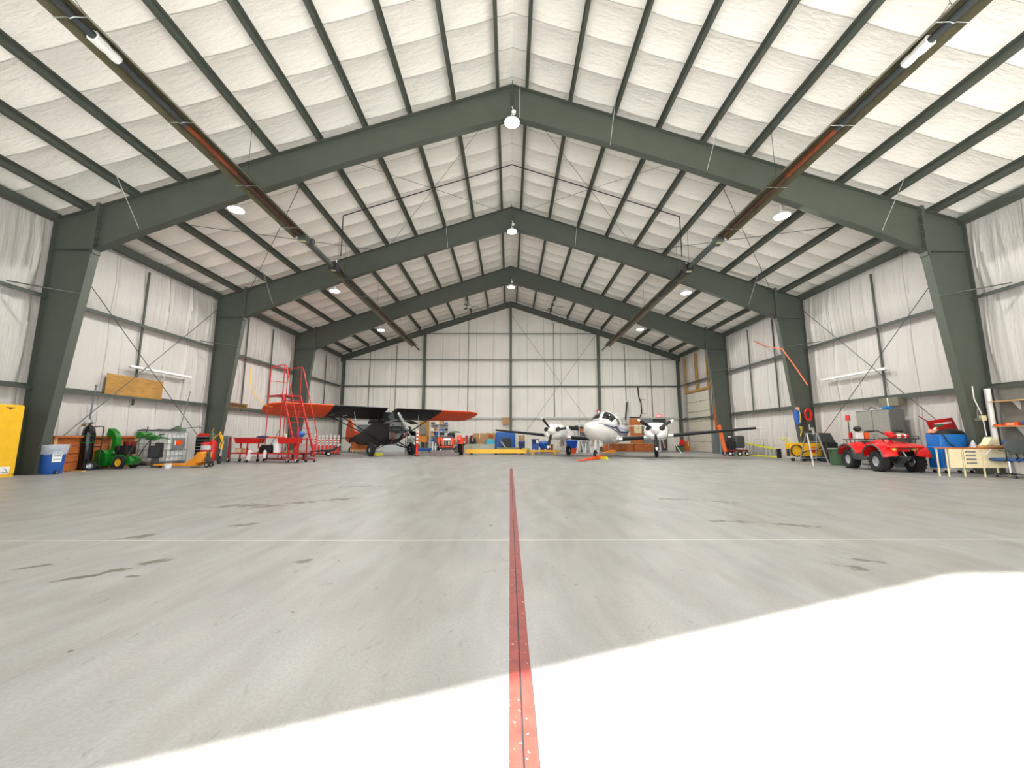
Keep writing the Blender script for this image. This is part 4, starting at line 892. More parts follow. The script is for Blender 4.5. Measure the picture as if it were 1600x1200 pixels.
build('nose_panel', H.patch(mb(), lambda x: r5(70), lambda x: r5(70.8), 3.0, 4.6, 10, 1, .004), 'grey', t)
# tow bar and chocks at the nose wheel
p = G(938, 717); a = G(906, 721)
d = a-p; t = thing('tow_bar', 'orange tow bar on the floor running from the nose wheel of the twin', 'tow bar', (p.x, p.y, 0), math.atan2(d.y, d.x)); Ld = max(d.length, 1.2)
build('tube', mb().prism([(-.1, .02), (Ld, .02), (Ld, .06), (-.1, .2)], 1, -.06, .06), 'orange', t); build('head', mb().box((-.15, -.14, .14), (.3, .05, .06)).box((-.15, .14, .14), (.3, .05, .06)).box((0, 0, .14), (.06, .34, .08)), 'orange', t); build('handle', mb().cyl((Ld, -.2, .05), (Ld, .2, .05), .025), 'orange', t)
chock(G(944, 717.5), 'yellow wheel chock in front of the nose wheel of the twin', .5)
# ---------------------------------------------------------------- back of the hangar
def bxs(name, x0, x1, z0, z1, y0, y1, mt, label, cat, group=None, bev=.01):
    """a plain case by its extents"""
    m = mb().bx((-(x1-x0)/2, -(y1-y0)/2, 0), ((x1-x0)/2, (y1-y0)/2, z1-z0)); return solo(name, m, mt, label, cat, ((x0+x1)/2, (y0+y1)/2, z0), 0, group, bev)
def pz(py, Y): return at(800, py, Y).z
def px_(px, Y): return at(px, 684, Y).x
def carton(a, b, yt, yb, Y, d, mt, label, name='carton', cat='box', z0=None, group=None):
    z0 = max(0, pz(yb, Y)) if z0 is None else z0
    t = thing(name, label, cat, ((px_(a, Y)+px_(b, Y))/2, Y, z0), 0, group); w_ = px_(b, Y)-px_(a, Y); h = pz(yt, Y)-z0
    build('box', mb().bx((-w_/2, 0, 0), (w_/2, d, h)), mt, t, bev=.01); build('tape', mb().bx((-.03, -.004, h*.55), (.03, d*.98, h+.003)), 'beige', t); return t
# red and white delineator posts
def delineator(loc, h, label, group=None, base=True):
    t = thing('delineator_post', label, 'traffic post', loc, 0, group)
    if base: build('base', mb().lathe([(.22, 0), (.2, .035), (.08, .06)], n=8), 'rubber', t)
    build('post', mb().lathe([(.09, .02), (.075, .1), (.062, h*.5), (.055, h-.05), (.03, h)], n=16), M('safety_red', (240, 40, 24), .45, 0, .04), t)
    for z in (.52, .66, .8, .93)[:4]: 
        if z < .98: build('white_band', mb().lathe([(.066, h*z), (.066, h*(z+.07))], n=16, cap=False), 'white', t)
    build('cap', mb().torus((0, 0, h+.03), .05, .018, (0, 1, 0), 12, 6), 'safety_red' if not base else 'white', t); return t
p = GP(652, 713, .0); delineator(p, 1.5, 'tall red and white traffic post standing alone left of the tractor')
for i, px in enumerate((493, 499, 505, 511, 517, 523, 529)): delineator(Vector((px_(px, 26.6+.3*(i % 2)), 26.6+.3*(i % 2), 0)), 1.32 if i == 0 else 1.2, '%s red and white post in the row by the far left column, from the stair' % ORD[i], 'row of red and white posts')
t = thing('deck_cart', 'low dark cart with small wheels right of the red stair', 'cart', GP(506, 713, .3), .5)
build('deck', mb().prism([(-.7, .25), (.6, .3), (.85, .55), (.78, .58), (.55, .4), (-.7, .34)], 1, -.35, .35), 'black', t); build('rail', mb().tube([(.8, -.3, .55), (.95, -.3, .7), (.95, .3, .7), (.8, .3, .55)], .02), 'white', t)
for x in (-.55, .3): 
    for q in (-.36, .36): wheel(t, (x, q, .15), .15, .08, hub='white')
t = thing('timber_crate', 'brown timber crate on a dolly below the tail of the black airplane', 'crate', (px_(563, 29), 29, 0))
build('crate', mb().bx((-.65, 0, .25), (.65, .7, .72)).bx((-.7, -.02, .68), (.7, .74, .76)), 'wood_orange', t); build('dolly', mb().bx((-.7, 0, .12), (.7, .7, .25)), 'wood_pale', t); 
for q in (-.5, .5): wheel(t, (q, .05, .1), .1, .06)
bxs('grey_board', px_(558, 34), px_(588, 34), 0, 2.2, 33.95, 34.05, 'grey', 'grey board standing against the back wall right of the orange tail fin', 'board')
bxs('pale_board', px_(598, 31.5), px_(637, 31.5), 0, .95, 31.5, 31.6, 'pale_grey', 'low pale grey board on edge behind the black airplane wheels', 'board')
bxs('teal_box', px_(572, 28), px_(584, 28), 0, .28, 28, 28.4, M('teal', (70, 120, 130), .5), 'small teal box on the floor under the black airplane', 'box')
# utility cart, wooden board with box
t = thing('utility_cart', 'dark utility cart with shelves of gear behind the lone traffic post', 'cart', (px_(643, 28), 28, 0))
for z in (.25, .75, 1.25): build('shelf', mb().box((0, 0, z), (.75, .5, .04)), 'dark_grey', t)
for x in (-.35, .35):
    for y in (-.22, .22): build('leg', mb().cyl((x, y, 0), (x, y, 1.3), .02), 'black', t)
for z, mt, w_, lab in ((.27, 'black', .5, 'black case on the bottom shelf of the dark utility cart'), (.77, 'pale_grey', .4, 'pale case on the middle shelf of the dark utility cart'), (1.27, 'gloss_black', .56, 'black case on top of the dark utility cart')):
    solo('equipment_case', mb().box((0, 0, .14), (w_, .35, .28)), mt, lab, 'case', (px_(643, 28), 28, z), 0, None, .02)
Yb = 33.6
t = thing('peg_board', 'orange brown plywood tool board on posts against the back wall', 'board', ((px_(655, Yb)+px_(670.5, Yb))/2, Yb, 0))
w_ = px_(670.5, Yb)-px_(655, Yb)
build('panel', mb().bx((-w_/2, 0, .75), (w_/2, .04, 2.5)), 'plywood', t)
for q in (-.15, .2): build('post', mb().bx((q-.04, .04, 0), (q+.04, .1, 2.3)), 'steel_dark', t)
build('cabinet', mb().bx((-w_/2, -.4, .72), (w_/2-.1, 0, 1.2)), M('orange_wood', (206, 130, 50), .55, 0, .15, 5), t)
build('breaker_box', mb().bx((-w_/2+.1, -.1, 1.35), (w_/2-.25, 0, 2.15)), 'grey', t, bev=.01)
t = thing('blue_cart', 'low blue cart with clutter under the plywood tool board', 'cart', (px_(656, 30), 30, 0)); build('tray', mb().bx((-.8, 0, .12), (.9, .6, .32)), 'blue', t, bev=.02); build('bin', mb().bx((-.6, .1, .32), (-.1, .5, .55)), 'green_dark', t, bev=.02)
for q in (-.6, .7): wheel(t, (q, .02, .1), .1, .06)
# white shelving
Ys = 33.3; xa, xb = px_(671, Ys), px_(700, Ys)
t = thing('shelving_unit', 'white metal shelving of parts left of the orange tractor', 'shelf', ((xa+xb)/2, Ys, 0)); w_ = xb-xa
for x in (-w_/2, 0, w_/2):
    for y in (0, .5): build('upright', mb().bx((x-.02, y-.02, 0), (x+.02, y+.02, 2.35)), 'white', t)
SZ = (.15, .72, 1.25, 1.62, 2.2)
for z in SZ: build('shelf', mb().bx((-w_/2, 0, z), (w_/2, .5, z+.03)), 'white', t)
build('back_panel', mb().bx((-w_/2, .5, .1), (w_/2, .51, 2.35)), 'pale_grey', t)
rr = random.Random(11); mts = ['white', 'blue', 'dark_grey', 'pale_grey', 'cardboard', 'navy', 'black', 'beige']
lbs = {'white': 'white', 'blue': 'blue', 'dark_grey': 'dark grey', 'pale_grey': 'pale grey', 'cardboard': 'brown cardboard', 'navy': 'navy', 'black': 'black', 'beige': 'cream'}
POSN = ['far left', 'left of centre', 'right of centre', 'far right']
for zi, z in enumerate(SZ[1:]):
    for k in range(4):
        mt = mts[(zi*3+k*5+1) % 8]; h = rr.uniform(.15, .33)
        if zi == 2: h = min(h, .3)
        bxs('parts_box', (xa+xb)/2-w_/2+.08+k*w_/4, (xa+xb)/2-w_/2+.02+(k+.85)*w_/4, z+.032, z+.032+h, Ys+.06, Ys+.4, mt, '%s parts box %s on the %s shelf of the white shelving' % (lbs[mt], POSN[k], ('second', 'third', 'fourth', 'top')[zi]), 'box', 'parts boxes on the white shelving')

# orange compact tractor (faces the door)
p = GP(701, 713, .9); t = thing('tractor', 'orange compact tractor with a front bumper guard and grey front blade', 'tractor', p, 0)
OR = M('tractor_orange', (236, 72, 28), .35, 0, .08, coat=.3)
build('hood', mb().loft([[(x*s_, y, z) for x, z in ((-.36, .62), (-.38, .95), (-.26, 1.1), (.26, 1.1), (.38, .95), (.36, .62))] for y, s_ in ((-.62, .9), (-.5, 1), (.4, 1.05))]), OR, t, bev=.02)
build('grille', mb().box((0, -.63, .8), (.5, .02, .26)), 'black', t); build('headlight_panel', mb().box((0, -.635, 1.0), (.46, .02, .1)), 'chrome', t, bev=.01)
m = mb()
for k in range(5): m.box((-.18+k*.09, -.645, .8), (.02, .01, .22))
build('grille_bars', m, 'beige', t)
build('front_guard', mb().tube([(-.42, -.78, 1.0), (-.42, -.78, .55), (.42, -.78, .55), (.42, -.78, 1.0)], .045, 8), OR, t)
build('axle_beam', mb().box((0, -.4, .42), (1.0, .16, .14)).box((0, .2, .5), (.4, 1.2, .3)), 'dark_grey', t)
for s in (-1, 1):
    wheel(t, (s*.55, -.35, .3), .3, .2, (1, 0, 0), hub='pale_grey', knobs=12)
    wheel(t, (s*.66, .95, .46), .46, .3, (1, 0, 0), hub=OR, knobs=16)
    build('fender', mb().loft([[(s*.48, y, z), (s*.86, y, z), (s*.86, y, z-.04), (s*.48, y, z-.04)] for y, z in ((.35, .75), (.5, 1.0), (.8, 1.12), (1.2, 1.1), (1.4, .9))]), OR, t)
    build('lift_arm', mb().bar((s*.52, .3, .95), (s*.6, -.75, .45), .07, .12).bar((s*.6, -.75, .45), (s*.6, -1.0, .25), .07, .1), 'steel_dark', t)
    build('cylinder', mb().cyl((s*.5, .1, .55), (s*.56, -.6, .55), .03), 'chrome', t)
build('seat', mb().box((0, .95, 1.02), (.46, .42, .1)).box((0, 1.16, 1.22), (.46, .1, .4), (-.15, 0, 0)), 'black', t, bev=.04)
build('dash', mb().prism([(.35, .95), (.6, .95), (.55, 1.2), (.42, 1.22)], 0, -.2, .2), 'dark_grey', t); build('steering_wheel', mb().torus((0, .62, 1.28), .19, .018, (0, .5, 1), 20, 6).cyl((0, .5, 1.1), (0, .62, 1.28), .02), 'black', t)
build('blade', mb().prism([(-1.12, .02), (-1.05, .02), (-1.0, .12), (-1.02, .3), (-1.08, .36)], 0, -.9, -.05), M('worn_steel', (112, 104, 104), .5, .5, .2), t)
build('blade', mb().prism([(-1.12, .02), (-1.05, .02), (-1.0, .12), (-1.03, .24)], 0, .05, .8), 'worn_steel', t)
build('push_frame', mb().bar((-.3, -.7, .4), (-.5, -1.02, .15), .06, .06).bar((.3, -.7, .4), (.35, -1.02, .12), .06, .06).box((-.8, -.95, .42), (.05, .05, .8)).box((-.62, -.95, .4), (.05, .05, .76)), 'zinc', t)
build('loader_tower', mb().box((-.72, -.3, .95), (.16, .2, .7)), 'dark_grey', t, bev=.02); build('side_box', mb().box((.6, .5, 1.08), (.26, .4, .36)), OR, t, bev=.03)
build('canopy', mb().lathe([(.3, 0), (.26, .06), (.1, .1)], (.3, .7, 1.42), n=14, sc=(1.3, 1)), 'green_dark', t)

# stored goods between tractor and twin
carton(722, 738, 679, 693, 31.2, .6, 'white', 'white and red carton right of the tractor', z0=.55); q = carton(722, 738, 693, 703, 31.2, .6, 'pale_grey', 'pale carton below the white and red carton', z0=0)
bxs('red_print_carton', px_(727, 31.0), px_(731, 31.0), .62, 1.28, 31.1, 31.18, 'red', 'narrow red carton standing before the white carton', 'box'); bxs('red_print_carton', px_(734, 31.0), px_(738, 31.0), .95, 1.28, 31.1, 31.18, 'dark_red', 'short dark red carton standing before the white carton', 'box')
carton(733, 743.5, 685, 694, 30.4, .4, 'black', 'black case on the pale slatted rack', z0=.62, name='black_case', cat='case')
carton(739, 760, 677, 696, 31.5, .6, 'cardboard', 'large brown carton behind the slatted rack', z0=.5); carton(760, 774, 676.5, 690, 31.6, .5, 'cardboard', 'brown carton with a round print left of the blue tarp', z0=.5)
solo('round_print', mb().cyl((0, -.01, 0), (0, 0, 0), .2), 'wood_orange', 'round brown disc on the front of the carton left of the blue tarp', 'disc', (px_(767, 31.6), 31.59, 1.2))
solo('pool_cover', mb().loft([[Vector((.38*c_, .3*s_, z)) if 0 else Vector((r_*math.cos(a), r_*.8*math.sin(a), z)) for a in [2*PI*i/18 for i in range(18)]] for r_, z, c_, s_ in ((.42, 0, 0, 0), (.4, .18, 0, 0), (.28, .33, 0, 0), (.05, .4, 0, 0))]), M('cyan', (70, 176, 204), .45), 'light blue domed tub on the slatted rack', 'tub', (px_(766, 30.6), 30.8, .62))
xa, xb = px_(728, 30.2), px_(774, 30.2)
t = thing('slatted_rack', 'long pale slatted rack behind the yellow beam', 'rack', ((xa+xb)/2, 30.2, 0)); w_ = xb-xa
build('top_board', mb().bx((-w_/2, 0, .56), (w_/2, .8, .62)), M('pale_green', (196, 200, 176), .6), t); build('bottom_board', mb().bx((-w_/2, 0, .12), (w_/2, .8, .2)), 'pale_green', t)
for k in range(16): build('slat', mb().bx((-w_/2+.02+k*(w_-.1)/15, .02, .2), (-w_/2+.1+k*(w_-.1)/15, .06, .56)), 'pale_green', t)
for x in (-w_/2+.1, 0, w_/2-.1): build('foot', mb().bx((x-.06, 0, 0), (x+.06, .8, .12)), 'wood_pale', t)
# yellow beams
pa, pb = G(728, 709.8), G(823, 709.8); Y = 25.9
t = thing('lifting_beam', 'long yellow steel beam lying on blocks in front of the stored goods', 'beam', (px_(727, Y), Y, 0)); w_ = px_(823, Y)-px_(727, Y)
build('beam', mb().bx((0, -.09, .1), (w_, .09, .13)).bx((0, -.09, .33), (w_, .09, .36)).bx((0, -.02, .1), (w_, .02, .36)).bx((0, -.085, .13), (w_-.02, -.07, .33)), 'yellow', t)
for x in (.4, w_/2, w_-.3): build('block', mb().bx((x-.1, -.1, 0), (x+.1, .12, .1)), 'black', t)
build('shackle', mb().torus((w_+.06, 0, .3), .08, .025, (0, 1, 0), 14, 6).box((w_-.05, 0, .4), (.5, .3, .06)), M('brass_yellow', (190, 170, 70), .5), t)
w2 = px_(876, Y+.6)-px_(826, Y+.6)
solo('lifting_beam', mb().bx((0, -.06, .16), (w2, .06, .3)).bx((.2, -.1, 0), (.35, .1, .16)).bx((w2-.5, -.1, 0), (w2-.35, .1, .16)), 'yellow', 'slimmer yellow beam end to end with the long one, under the left wing of the twin', 'beam', (px_(826, Y+.6), Y+.6, 0))
bxs('deck_board', px_(776, 27), px_(812, 27), .34, .42, 27, 27.8, M('grey_green', (120, 136, 122), .6), 'thin grey green board lying behind the yellow beam', 'board'); bxs('timber_block', px_(780, 27), px_(808, 27), 0, .34, 27.1, 27.7, 'dark_grey', 'dark block carrying the grey green board', 'block')
# blue tarp over a stack
def draped(x0, x1, y0, y1, h, seed, amp=.05):
    rr = random.Random(seed); m = mb(); nx, nz = 20, 9; per = []
    P = [(x0, y0), (x1, y0), (x1, y1), (x0, y1)]; rings = []
    N = 48
    for k in range(nz+1):
        u = k/nz; r = []
        sh = 1 if u < .75 else 1-(u-.75)*.55; z = h*min(1, u*1.12) if u < .9 else h*(1.0+.02*(u-.9))
        for i in range(N):
            a = 2*PI*i/N; c, s = math.cos(a), math.sin(a); e = .35
            X = math.copysign(abs(c)**e, c); Yy = math.copysign(abs(s)**e, s); fold = 1+amp*math.sin(a*9+seed)*(1-u)+rr.uniform(-.012, .012)
            r.append(Vector(((x0+x1)/2+(x1-x0)/2*X*sh*fold, (y0+y1)/2+(y1-y0)/2*Yy*sh*fold, z)))
        rings.append(r)
    return m.loft(rings)
xa, xb = px_(773.5, 28.6), px_(805, 28.6); solo('tarped_stack', draped(-(xb-xa)/2, (xb-xa)/2, 0, 1.3, 1.5, 3), 'blue_tarp', 'tall stack wrapped in a bright blue tarp beside the middle back column', 'tarp', ((xa+xb)/2, 28.6, 0))
xa, xb = px_(784.5, 28.2), px_(798, 28.2); solo('covered_motor', draped(-(xb-xa)/2, (xb-xa)/2, 0, .3, 1.05, 5), 'dark_grey', 'dark grey covered shape in front of the blue tarp', 'cover', ((xa+xb)/2, 28.15, 0))
solo('rolled_mat', mb().tube([(0, 0, .06), (-.5, .0, .3), (-.9, .05, .85)], .05), 'pale_grey', 'pale roll leaning on the dark covered shape', 'roll', (px_(803, 27.9), 27.95, 0))
bxs('carton', px_(785, 34.3), px_(795.5, 34.3), 2.83, pz(668.5, 34.3)+.28, 34.42, 34.62, 'cardboard', 'small tan carton on the lowest girt left of the middle column', 'box'); 
carton(811, 820, 680, 690, 29.5, .45, 'cardboard', 'brown carton on a blue bin right of the blue tarp', z0=.75)
def bin_(a, b, yt, Y, mt, label, z0=0, lid=None, d=.45):
    t = thing('storage_bin', label, 'storage bin', ((px_(a, Y)+px_(b, Y))/2, Y, z0)); w_ = (px_(b, Y)-px_(a, Y))/2; h = pz(yt, Y)-z0
    build('body', mb().loft([[(-w_*.85, .02, 0), (w_*.85, .02, 0), (w_*.85, d-.02, 0), (-w_*.85, d-.02, 0)], [(-w_*.96, 0, h*.9), (w_*.96, 0, h*.9), (w_*.96, d, h*.9), (-w_*.96, d, h*.9)]]), mt, t, bev=.01)
    build('lid', mb().bx((-w_, -.02, h*.9), (w_, d+.02, h)), lid or mt, t, bev=.01); return t
bin_(810, 820.5, 689.5, 29.4, 'navy', 'dark blue bin carrying the brown carton', lid='blue')
bin_(831, 842, 694, 28.8, 'blue', 'blue storage bin with a black bin on top'); o = bin_(831, 842, 686, 28.8, 'navy', 'navy storage bin stacked on the blue bin', z0=pz(694, 28.8)); build('label', mb().bx((.05, -.012, .06), (.2, -.002, .3)), 'paper', o)
t = thing('round_tub', 'round blue tub on a dark base under the twin left wing', 'tub', (px_(850, 28.6), 28.8, 0)); build('tub', mb().lathe([(.24, .35), (.36, .5), (.38, .72), (.3, .82), (.05, .86)]), 'blue', t); build('stand', mb().lathe([(.26, 0), (.26, .35)]), 'dark_grey', t); build('label', mb().bx((.02, -.28, .1), (.14, -.262, .28)), 'paper', t)
for k, px in enumerate((823.5, 827, 834)):
    t = thing('bottle', '%s small pale bottle on the floor before the blue bins' % ('leftmost', 'middle', 'rightmost')[k], 'bottle', (px_(px, 27.8), 27.8, 0), 0, 'bottles before the blue bins'); build('body', mb().lathe([(.08, 0), (.08, .25), (.04, .3), (.03, .34)], n=12), 'pale_grey', t); build('cap', mb().cyl((0, 0, .34), (0, 0, .38), .035), 'blue', t)
carton(855, 864, 694, 704, 29, .4, 'dark_red', 'dark red crate behind the left propeller', z0=0, name='red_crate', cat='crate')
t = thing('push_broom', 'pale push broom leaning behind the left propeller', 'broom', (px_(866, 29.2), 29.2, 0)); build('handle', mb().cyl((0, 0, .1), (.55, .1, 1.1), .018), 'wood_pale', t); build('head', mb().box((0, 0, .06), (.4, .1, .1)), 'blue', t)
t = thing('big_tub', 'large bright blue tub sitting in an orange tub by the twin', 'tub', (px_(893, 27.8), 28.0, 0)); build('lower_tub', mb().lathe([(.3, 0), (.4, .36), (.42, .38)]), 'orange', t); build('upper_tub', mb().lathe([(.36, .38), (.46, .85), (.48, .9), (.3, .94)]), M('tub_blue', (20, 80, 190), .3), t)
for k, px in enumerate((906, 918)):
    Y = 29.4; t = thing('sawhorse', '%s white folding trestle behind the twin nose gear' % ('left', 'right')[k], 'trestle', (px_(px, Y), Y, 0), 0, 'white folding trestles')
    for a in (-.25, .25): build('leg', mb().bar((a, -.2, 0), (a*.4, 0, .85), .04, .03), 'white', t); build('leg', mb().bar((a, .2, 0), (a*.4, 0, .85), .04, .03), 'white', t)
    build('top_rail', mb().box((0, 0, .86), (.5, .08, .05)), 'white', t)
carton(922, 937, 690, 704, 29.9, .5, 'pale_grey', 'pale grey carton behind the nose wheel of the twin', z0=0)
carton(909, 914, 696, 704, 30.1, .4, 'green_dark', 'dark green box between the white trestles', z0=0)
# grey shelf with rolls
Ys = 32.4; xa, xb = px_(869, Ys), px_(928, Ys); t = thing('storage_shelf', 'grey storage shelf along the back wall behind the twin', 'shelf', ((xa+xb)/2, Ys, 0)); w_ = xb-xa
for z in (.1, .95, 1.55): build('shelf', mb().bx((-w_/2, 0, z), (w_/2, .6, z+.04)), 'pale_grey', t)
for x in (-w_/2, .35, w_/2-.02):
    for y in (0, .58): build('upright', mb().bx((x-.02, y-.02, 0), (x+.02, y+.02, 2.3)), 'white', t)
build('shelf', mb().bx((.35, 0, 2.0), (w_/2, .6, 2.04)), 'pale_grey', t)
build('back_panel', mb().bx((.35, .6, .1), (w_/2, .62, 2.2)), 'pale_grey', t)
m = mb(); rr = random.Random(3); m.tube([(-.9+.2*i, .3+rr.uniform(-.04, .04), .26+rr.uniform(-.03, .03)) for i in range(10)], [.12+rr.uniform(0, .12) for i in range(10)], 9)
solo('rolled_cover', m, 'black', 'lumpy black rolled cover on the grey storage shelf', 'cover', ((xa+xb)/2-.6, Ys, 1.61), 0, None)
for k, (u, w2, h, mt, z, lab) in enumerate(((.6, .35, .22, 'wood_orange', 1.6, 'brown box upper middle of the grey storage shelf'), (1.15, .25, .24, 'cardboard', 1.6, 'tan box upper right of the grey storage shelf'), (.9, .7, .3, 'black', .995, 'long black case on the grey storage shelf'), (-.9, .5, .35, 'dark_grey', .995, 'dark case on the left of the grey storage shelf'), (-.2, .4, .3, 'blue', .995, 'blue case on the grey storage shelf'), (1.0, .5, .2, 'beige', 2.045, 'cream box on the very top of the grey storage shelf'))):
    bxs('parts_box', (xa+xb)/2+u-w2/2, (xa+xb)/2+u+w2/2, z, z+h, Ys+.1, Ys+.45, mt, lab, 'box')
# low wooden cabinets and crates right of the twin
def woodcab(a, b, yt, Y, label, d=.6, doors=1, mt='wood_orange'):
    t = thing('wooden_cabinet', label, 'cabinet', ((px_(a, Y)+px_(b, Y))/2, Y, 0)); w_ = (px_(b, Y)-px_(a, Y))/2; h = pz(yt, Y)
    build('body', mb().bx((-w_, .02, 0), (w_, d, h)), mt, t, bev=.01); build('top', mb().bx((-w_-.02, -.02, h), (w_+.02, d+.02, h+.04)), 'wood_pale', t)
    for k in range(doors):
        o = build('door', mb().bx((-w_+.03+k*2*w_/doors, 0, .06), (-w_-.03+(k+1)*2*w_/doors, .02, h-.04)), mt, t, bev=.005); build('handle', mb().bx((-w_+.12+k*2*w_/doors, -.02, h*.6), (-w_+.14+k*2*w_/doors, 0, h*.75)), 'zinc', o)
woodcab(942, 958, 693, 31.2, 'orange brown wooden cabinet just right of the twin nose wheel'); woodcab(960, 990, 694, 32.6, 'long orange brown wooden cabinet under the twin fuselage', doors=3); woodcab(991, 1020, 693.5, 32.4, 'orange brown wooden cabinet between the fuselage and right engine', doors=2)
t = thing('yellow_wedge', 'yellow ramp wedge on the floor right of the nose wheel', 'ramp', (px_(950, 29.5), 29.5, 0)); build('ramp', mb().prism([(-.5, 0), (.45, 0), (.45, .22), (.35, .22)], 1, -.2, .2), 'amber_paint', t); build('edge', mb().box((.46, 0, .11), (.02, .4, .22)), 'yellow', t)
bxs('plywood_board', px_(986, 34.3), px_(1005, 34.3), 0, 2.72, 34.35, 34.4, M('plywood_red', (190, 106, 40), .6, 0, .15, 3), 'tall orange brown plywood panel fixed on the back wall', 'board')
bxs('notice_board', px_(992, 34.25), px_(1003.5, 34.25), pz(677, 34.25), pz(664, 34.25), 34.3, 34.35, 'beige', 'cream notice fixed on the plywood panel of the back wall', 'notice'); bxs('notice_print', px_(995.5, 34.2), px_(999.5, 34.2), pz(670, 34.2), pz(669.4, 34.2), 34.29, 34.3, 'ink', 'short dark line of print on the cream notice', 'print', bev=0)
bxs('grey_locker', px_(1005, 34.1), px_(1021, 34.1), 0, 2.7, 34.05, 34.5, 'grey', 'blue grey locker left of the black doors', 'locker'); bxs('wall_box', px_(1012, 33.9), px_(1019.5, 33.9), pz(673.5, 33.9), pz(668, 33.9), 33.9, 34.04, 'white', 'small white box on the front of the grey locker', 'box')
m = mb().bx((px_(1020.5, 34.6), 34.62, 0), (px_(1042, 34.6), 34.72, 2.78)); d = struct('door_2', m, 'dark_grey'); hh = build('door_handle', mb().box((px_(1030, 34.6), 34.6, 1.1), (.3, .04, .05)), 'zinc', d)
build('door_frame', mb().bx((px_(1020, 34.6)-.06, 34.6, 0), (px_(1020, 34.6), 34.7, 2.84)).bx((px_(1042, 34.6), 34.6, 0), (px_(1042, 34.6)+.06, 34.7, 2.84)), 'pale_grey', d)
# exit sign
Y = 34.58; t = thing('exit_sign', 'red lit EXIT sign above the black doors on the back wall', 'exit sign', ((px_(1028, Y)+px_(1036.5, Y))/2, Y, 2.86)); w_ = px_(1036.5, Y)-px_(1028, Y)
build('housing', mb().bx((-w_/2, 0, 0), (w_/2, .08, .26)), M('exit_red', (236, 60, 70), .4, emit=.15), t)
def letters(txt, x, z, h, y0, mt, parent, name='letter', wf=.6, th=.004, sw=.16):
    G_ = {'E': ((0, 0, 0, 1), (0, 0, 1, 0), (0, .5, .8, .5), (0, 1, 1, 1)), 'X': ((0, 0, 1, 1), (0, 1, 1, 0)), 'I': ((.5, 0, .5, 1),), 'T': ((.5, 0, .5, 1), (0, 1, 1, 1))}
    for i, ch in enumerate(txt):
        m = mb(); X = x+i*h*wf*1.35
        for a, b, c, d_ in G_[ch]: m.bar((X+a*h*wf, y0, z+b*h), (X+c*h*wf, y0, z+d_*h), th, h*sw, (0, 0, 1) if a != c or True else (1, 0, 0)) if False else m.bar((X+a*h*wf, y0, z+b*h), (X+c*h*wf, y0, z+d_*h), h*sw, th, (0, 1, 0))
        build(name, m, mt, parent)
letters('EXIT', -.19, .06, .14, -.006, M('exit_white', (255, 236, 236), .4, emit=.4), t)
# cable tray on back wall, fire alarm box, small extinguisher sign
solo('wall_cable', mb().tube([(px_(1000, 34.5), 34.5, 5.5), (px_(1001, 34.5), 34.5, 4.6), (px_(1004, 34.5), 34.5, 4.2), (px_(1004.5, 34.5), 34.5, 3.3), (px_(1001, 34.5), 34.5, 2.86), (px_(985, 34.5), 34.5, 2.85)], .05, 6).tube([(px_(1004, 34.5), 34.5, 4.4), (px_(1011, 34.5), 34.5, 4.4)], .02).tube([(px_(1004, 34.5), 34.5, 3.2), (px_(1011, 34.5), 34.5, 3.2)], .02), 'ink', 'black cable bundle looping down the back wall right of the twin', 'cable')
t = thing('wall_sign', 'small red and white sign on the back wall column left of the cockpit', 'sign', (px_(936, 34.2), 34.2, 2.95)); build('plate', mb().bx((-.12, 0, 0), (.12, .02, .55)), 'red', t); build('label', mb().bx((-.04, -.005, .1), (.1, 0, .45)), 'white', t)
# corner goods
carton(1072, 1078, 690, 704, 32.5, .5, 'wood_orange', 'narrow brown cabinet in the far right corner', z0=0, name='corner_cabinet', cat='cabinet')
bin_(1058, 1068, 696.5, 31.5, 'green_dark', 'dark green bin in the far right corner', lid='black')
t = thing('folding_stroller', 'folded red and white seat frame on the dark green bin', 'seat frame', (px_(1066, 31.5), 31.6, pz(696.5, 31.5)+.01)); build('fabric', mb().prism([(-.2, .05), (.1, .05), (.2, .45), (-.1, .5)], 1, -.1, .1), 'red', t); build('frame', mb().tube([(-.25, .12, .5), (.1, .12, 0), (.3, .12, .5)], .02), 'white', t)
solo('white_rod', mb().cyl((0, 0, 0), (-.4, .3, .75), .018), 'white', 'thin white rod leaning beside the right main wheel of the twin', 'rod', (px_(1064, 28), 28, 0))

# ---------------------------------------------------------------- right wall, from the back towards the door
y0, y1, zt = 30.0, 33.75, 4.8
m = mb()
for k in range(6): m.bx((XW-.16, y0, .02+k*zt/6), (XW-.08, y1, (k+1)*zt/6-.01))
d = struct('door_1', m, M('door_cream', (206, 202, 186), .5, 0, .03)); 
for k in range(6):
    for y in (31.4,): build('door_hinge', mb().box((XW-.18, y, (k+1)*zt/6), (.02, .14, .07)), 'grey', d)
build('door_track', mb().bx((XW-.22, y0-.1, 0), (XW-.12, y0-.02, zt+.2)).bx((XW-.22, y1+.02, 0), (XW-.12, y1+.1, zt+.2)), 'zinc', d)
t = thing('timber_framing', 'orange timber framing above the roll up door on the right wall', 'timber frame', (XW-.2, 30, 0))
for y in (.0, 1.75, 3.8): build('stud', mb().bx((-.05, y-.07, zt+.1), (.05, y+.07, 8.0)), 'plywood', t)
build('header', mb().bx((-.06, -.2, zt+.02), (.05, 3.95, zt+.2)), 'plywood', t); 
t = thing('timber_plank', 'orange timber plank upright on the right wall beside the roll up door', 'plank', (XW-.3, 29.0, 0)); build('plank', mb().bx((-.04, -.1, 0), (.04, .1, 3.6)), 'wood_orange', t); build('edge_strip', mb().bx((-.05, .1, 0), (.03, .12, 3.6)), 'wood_pale', t)
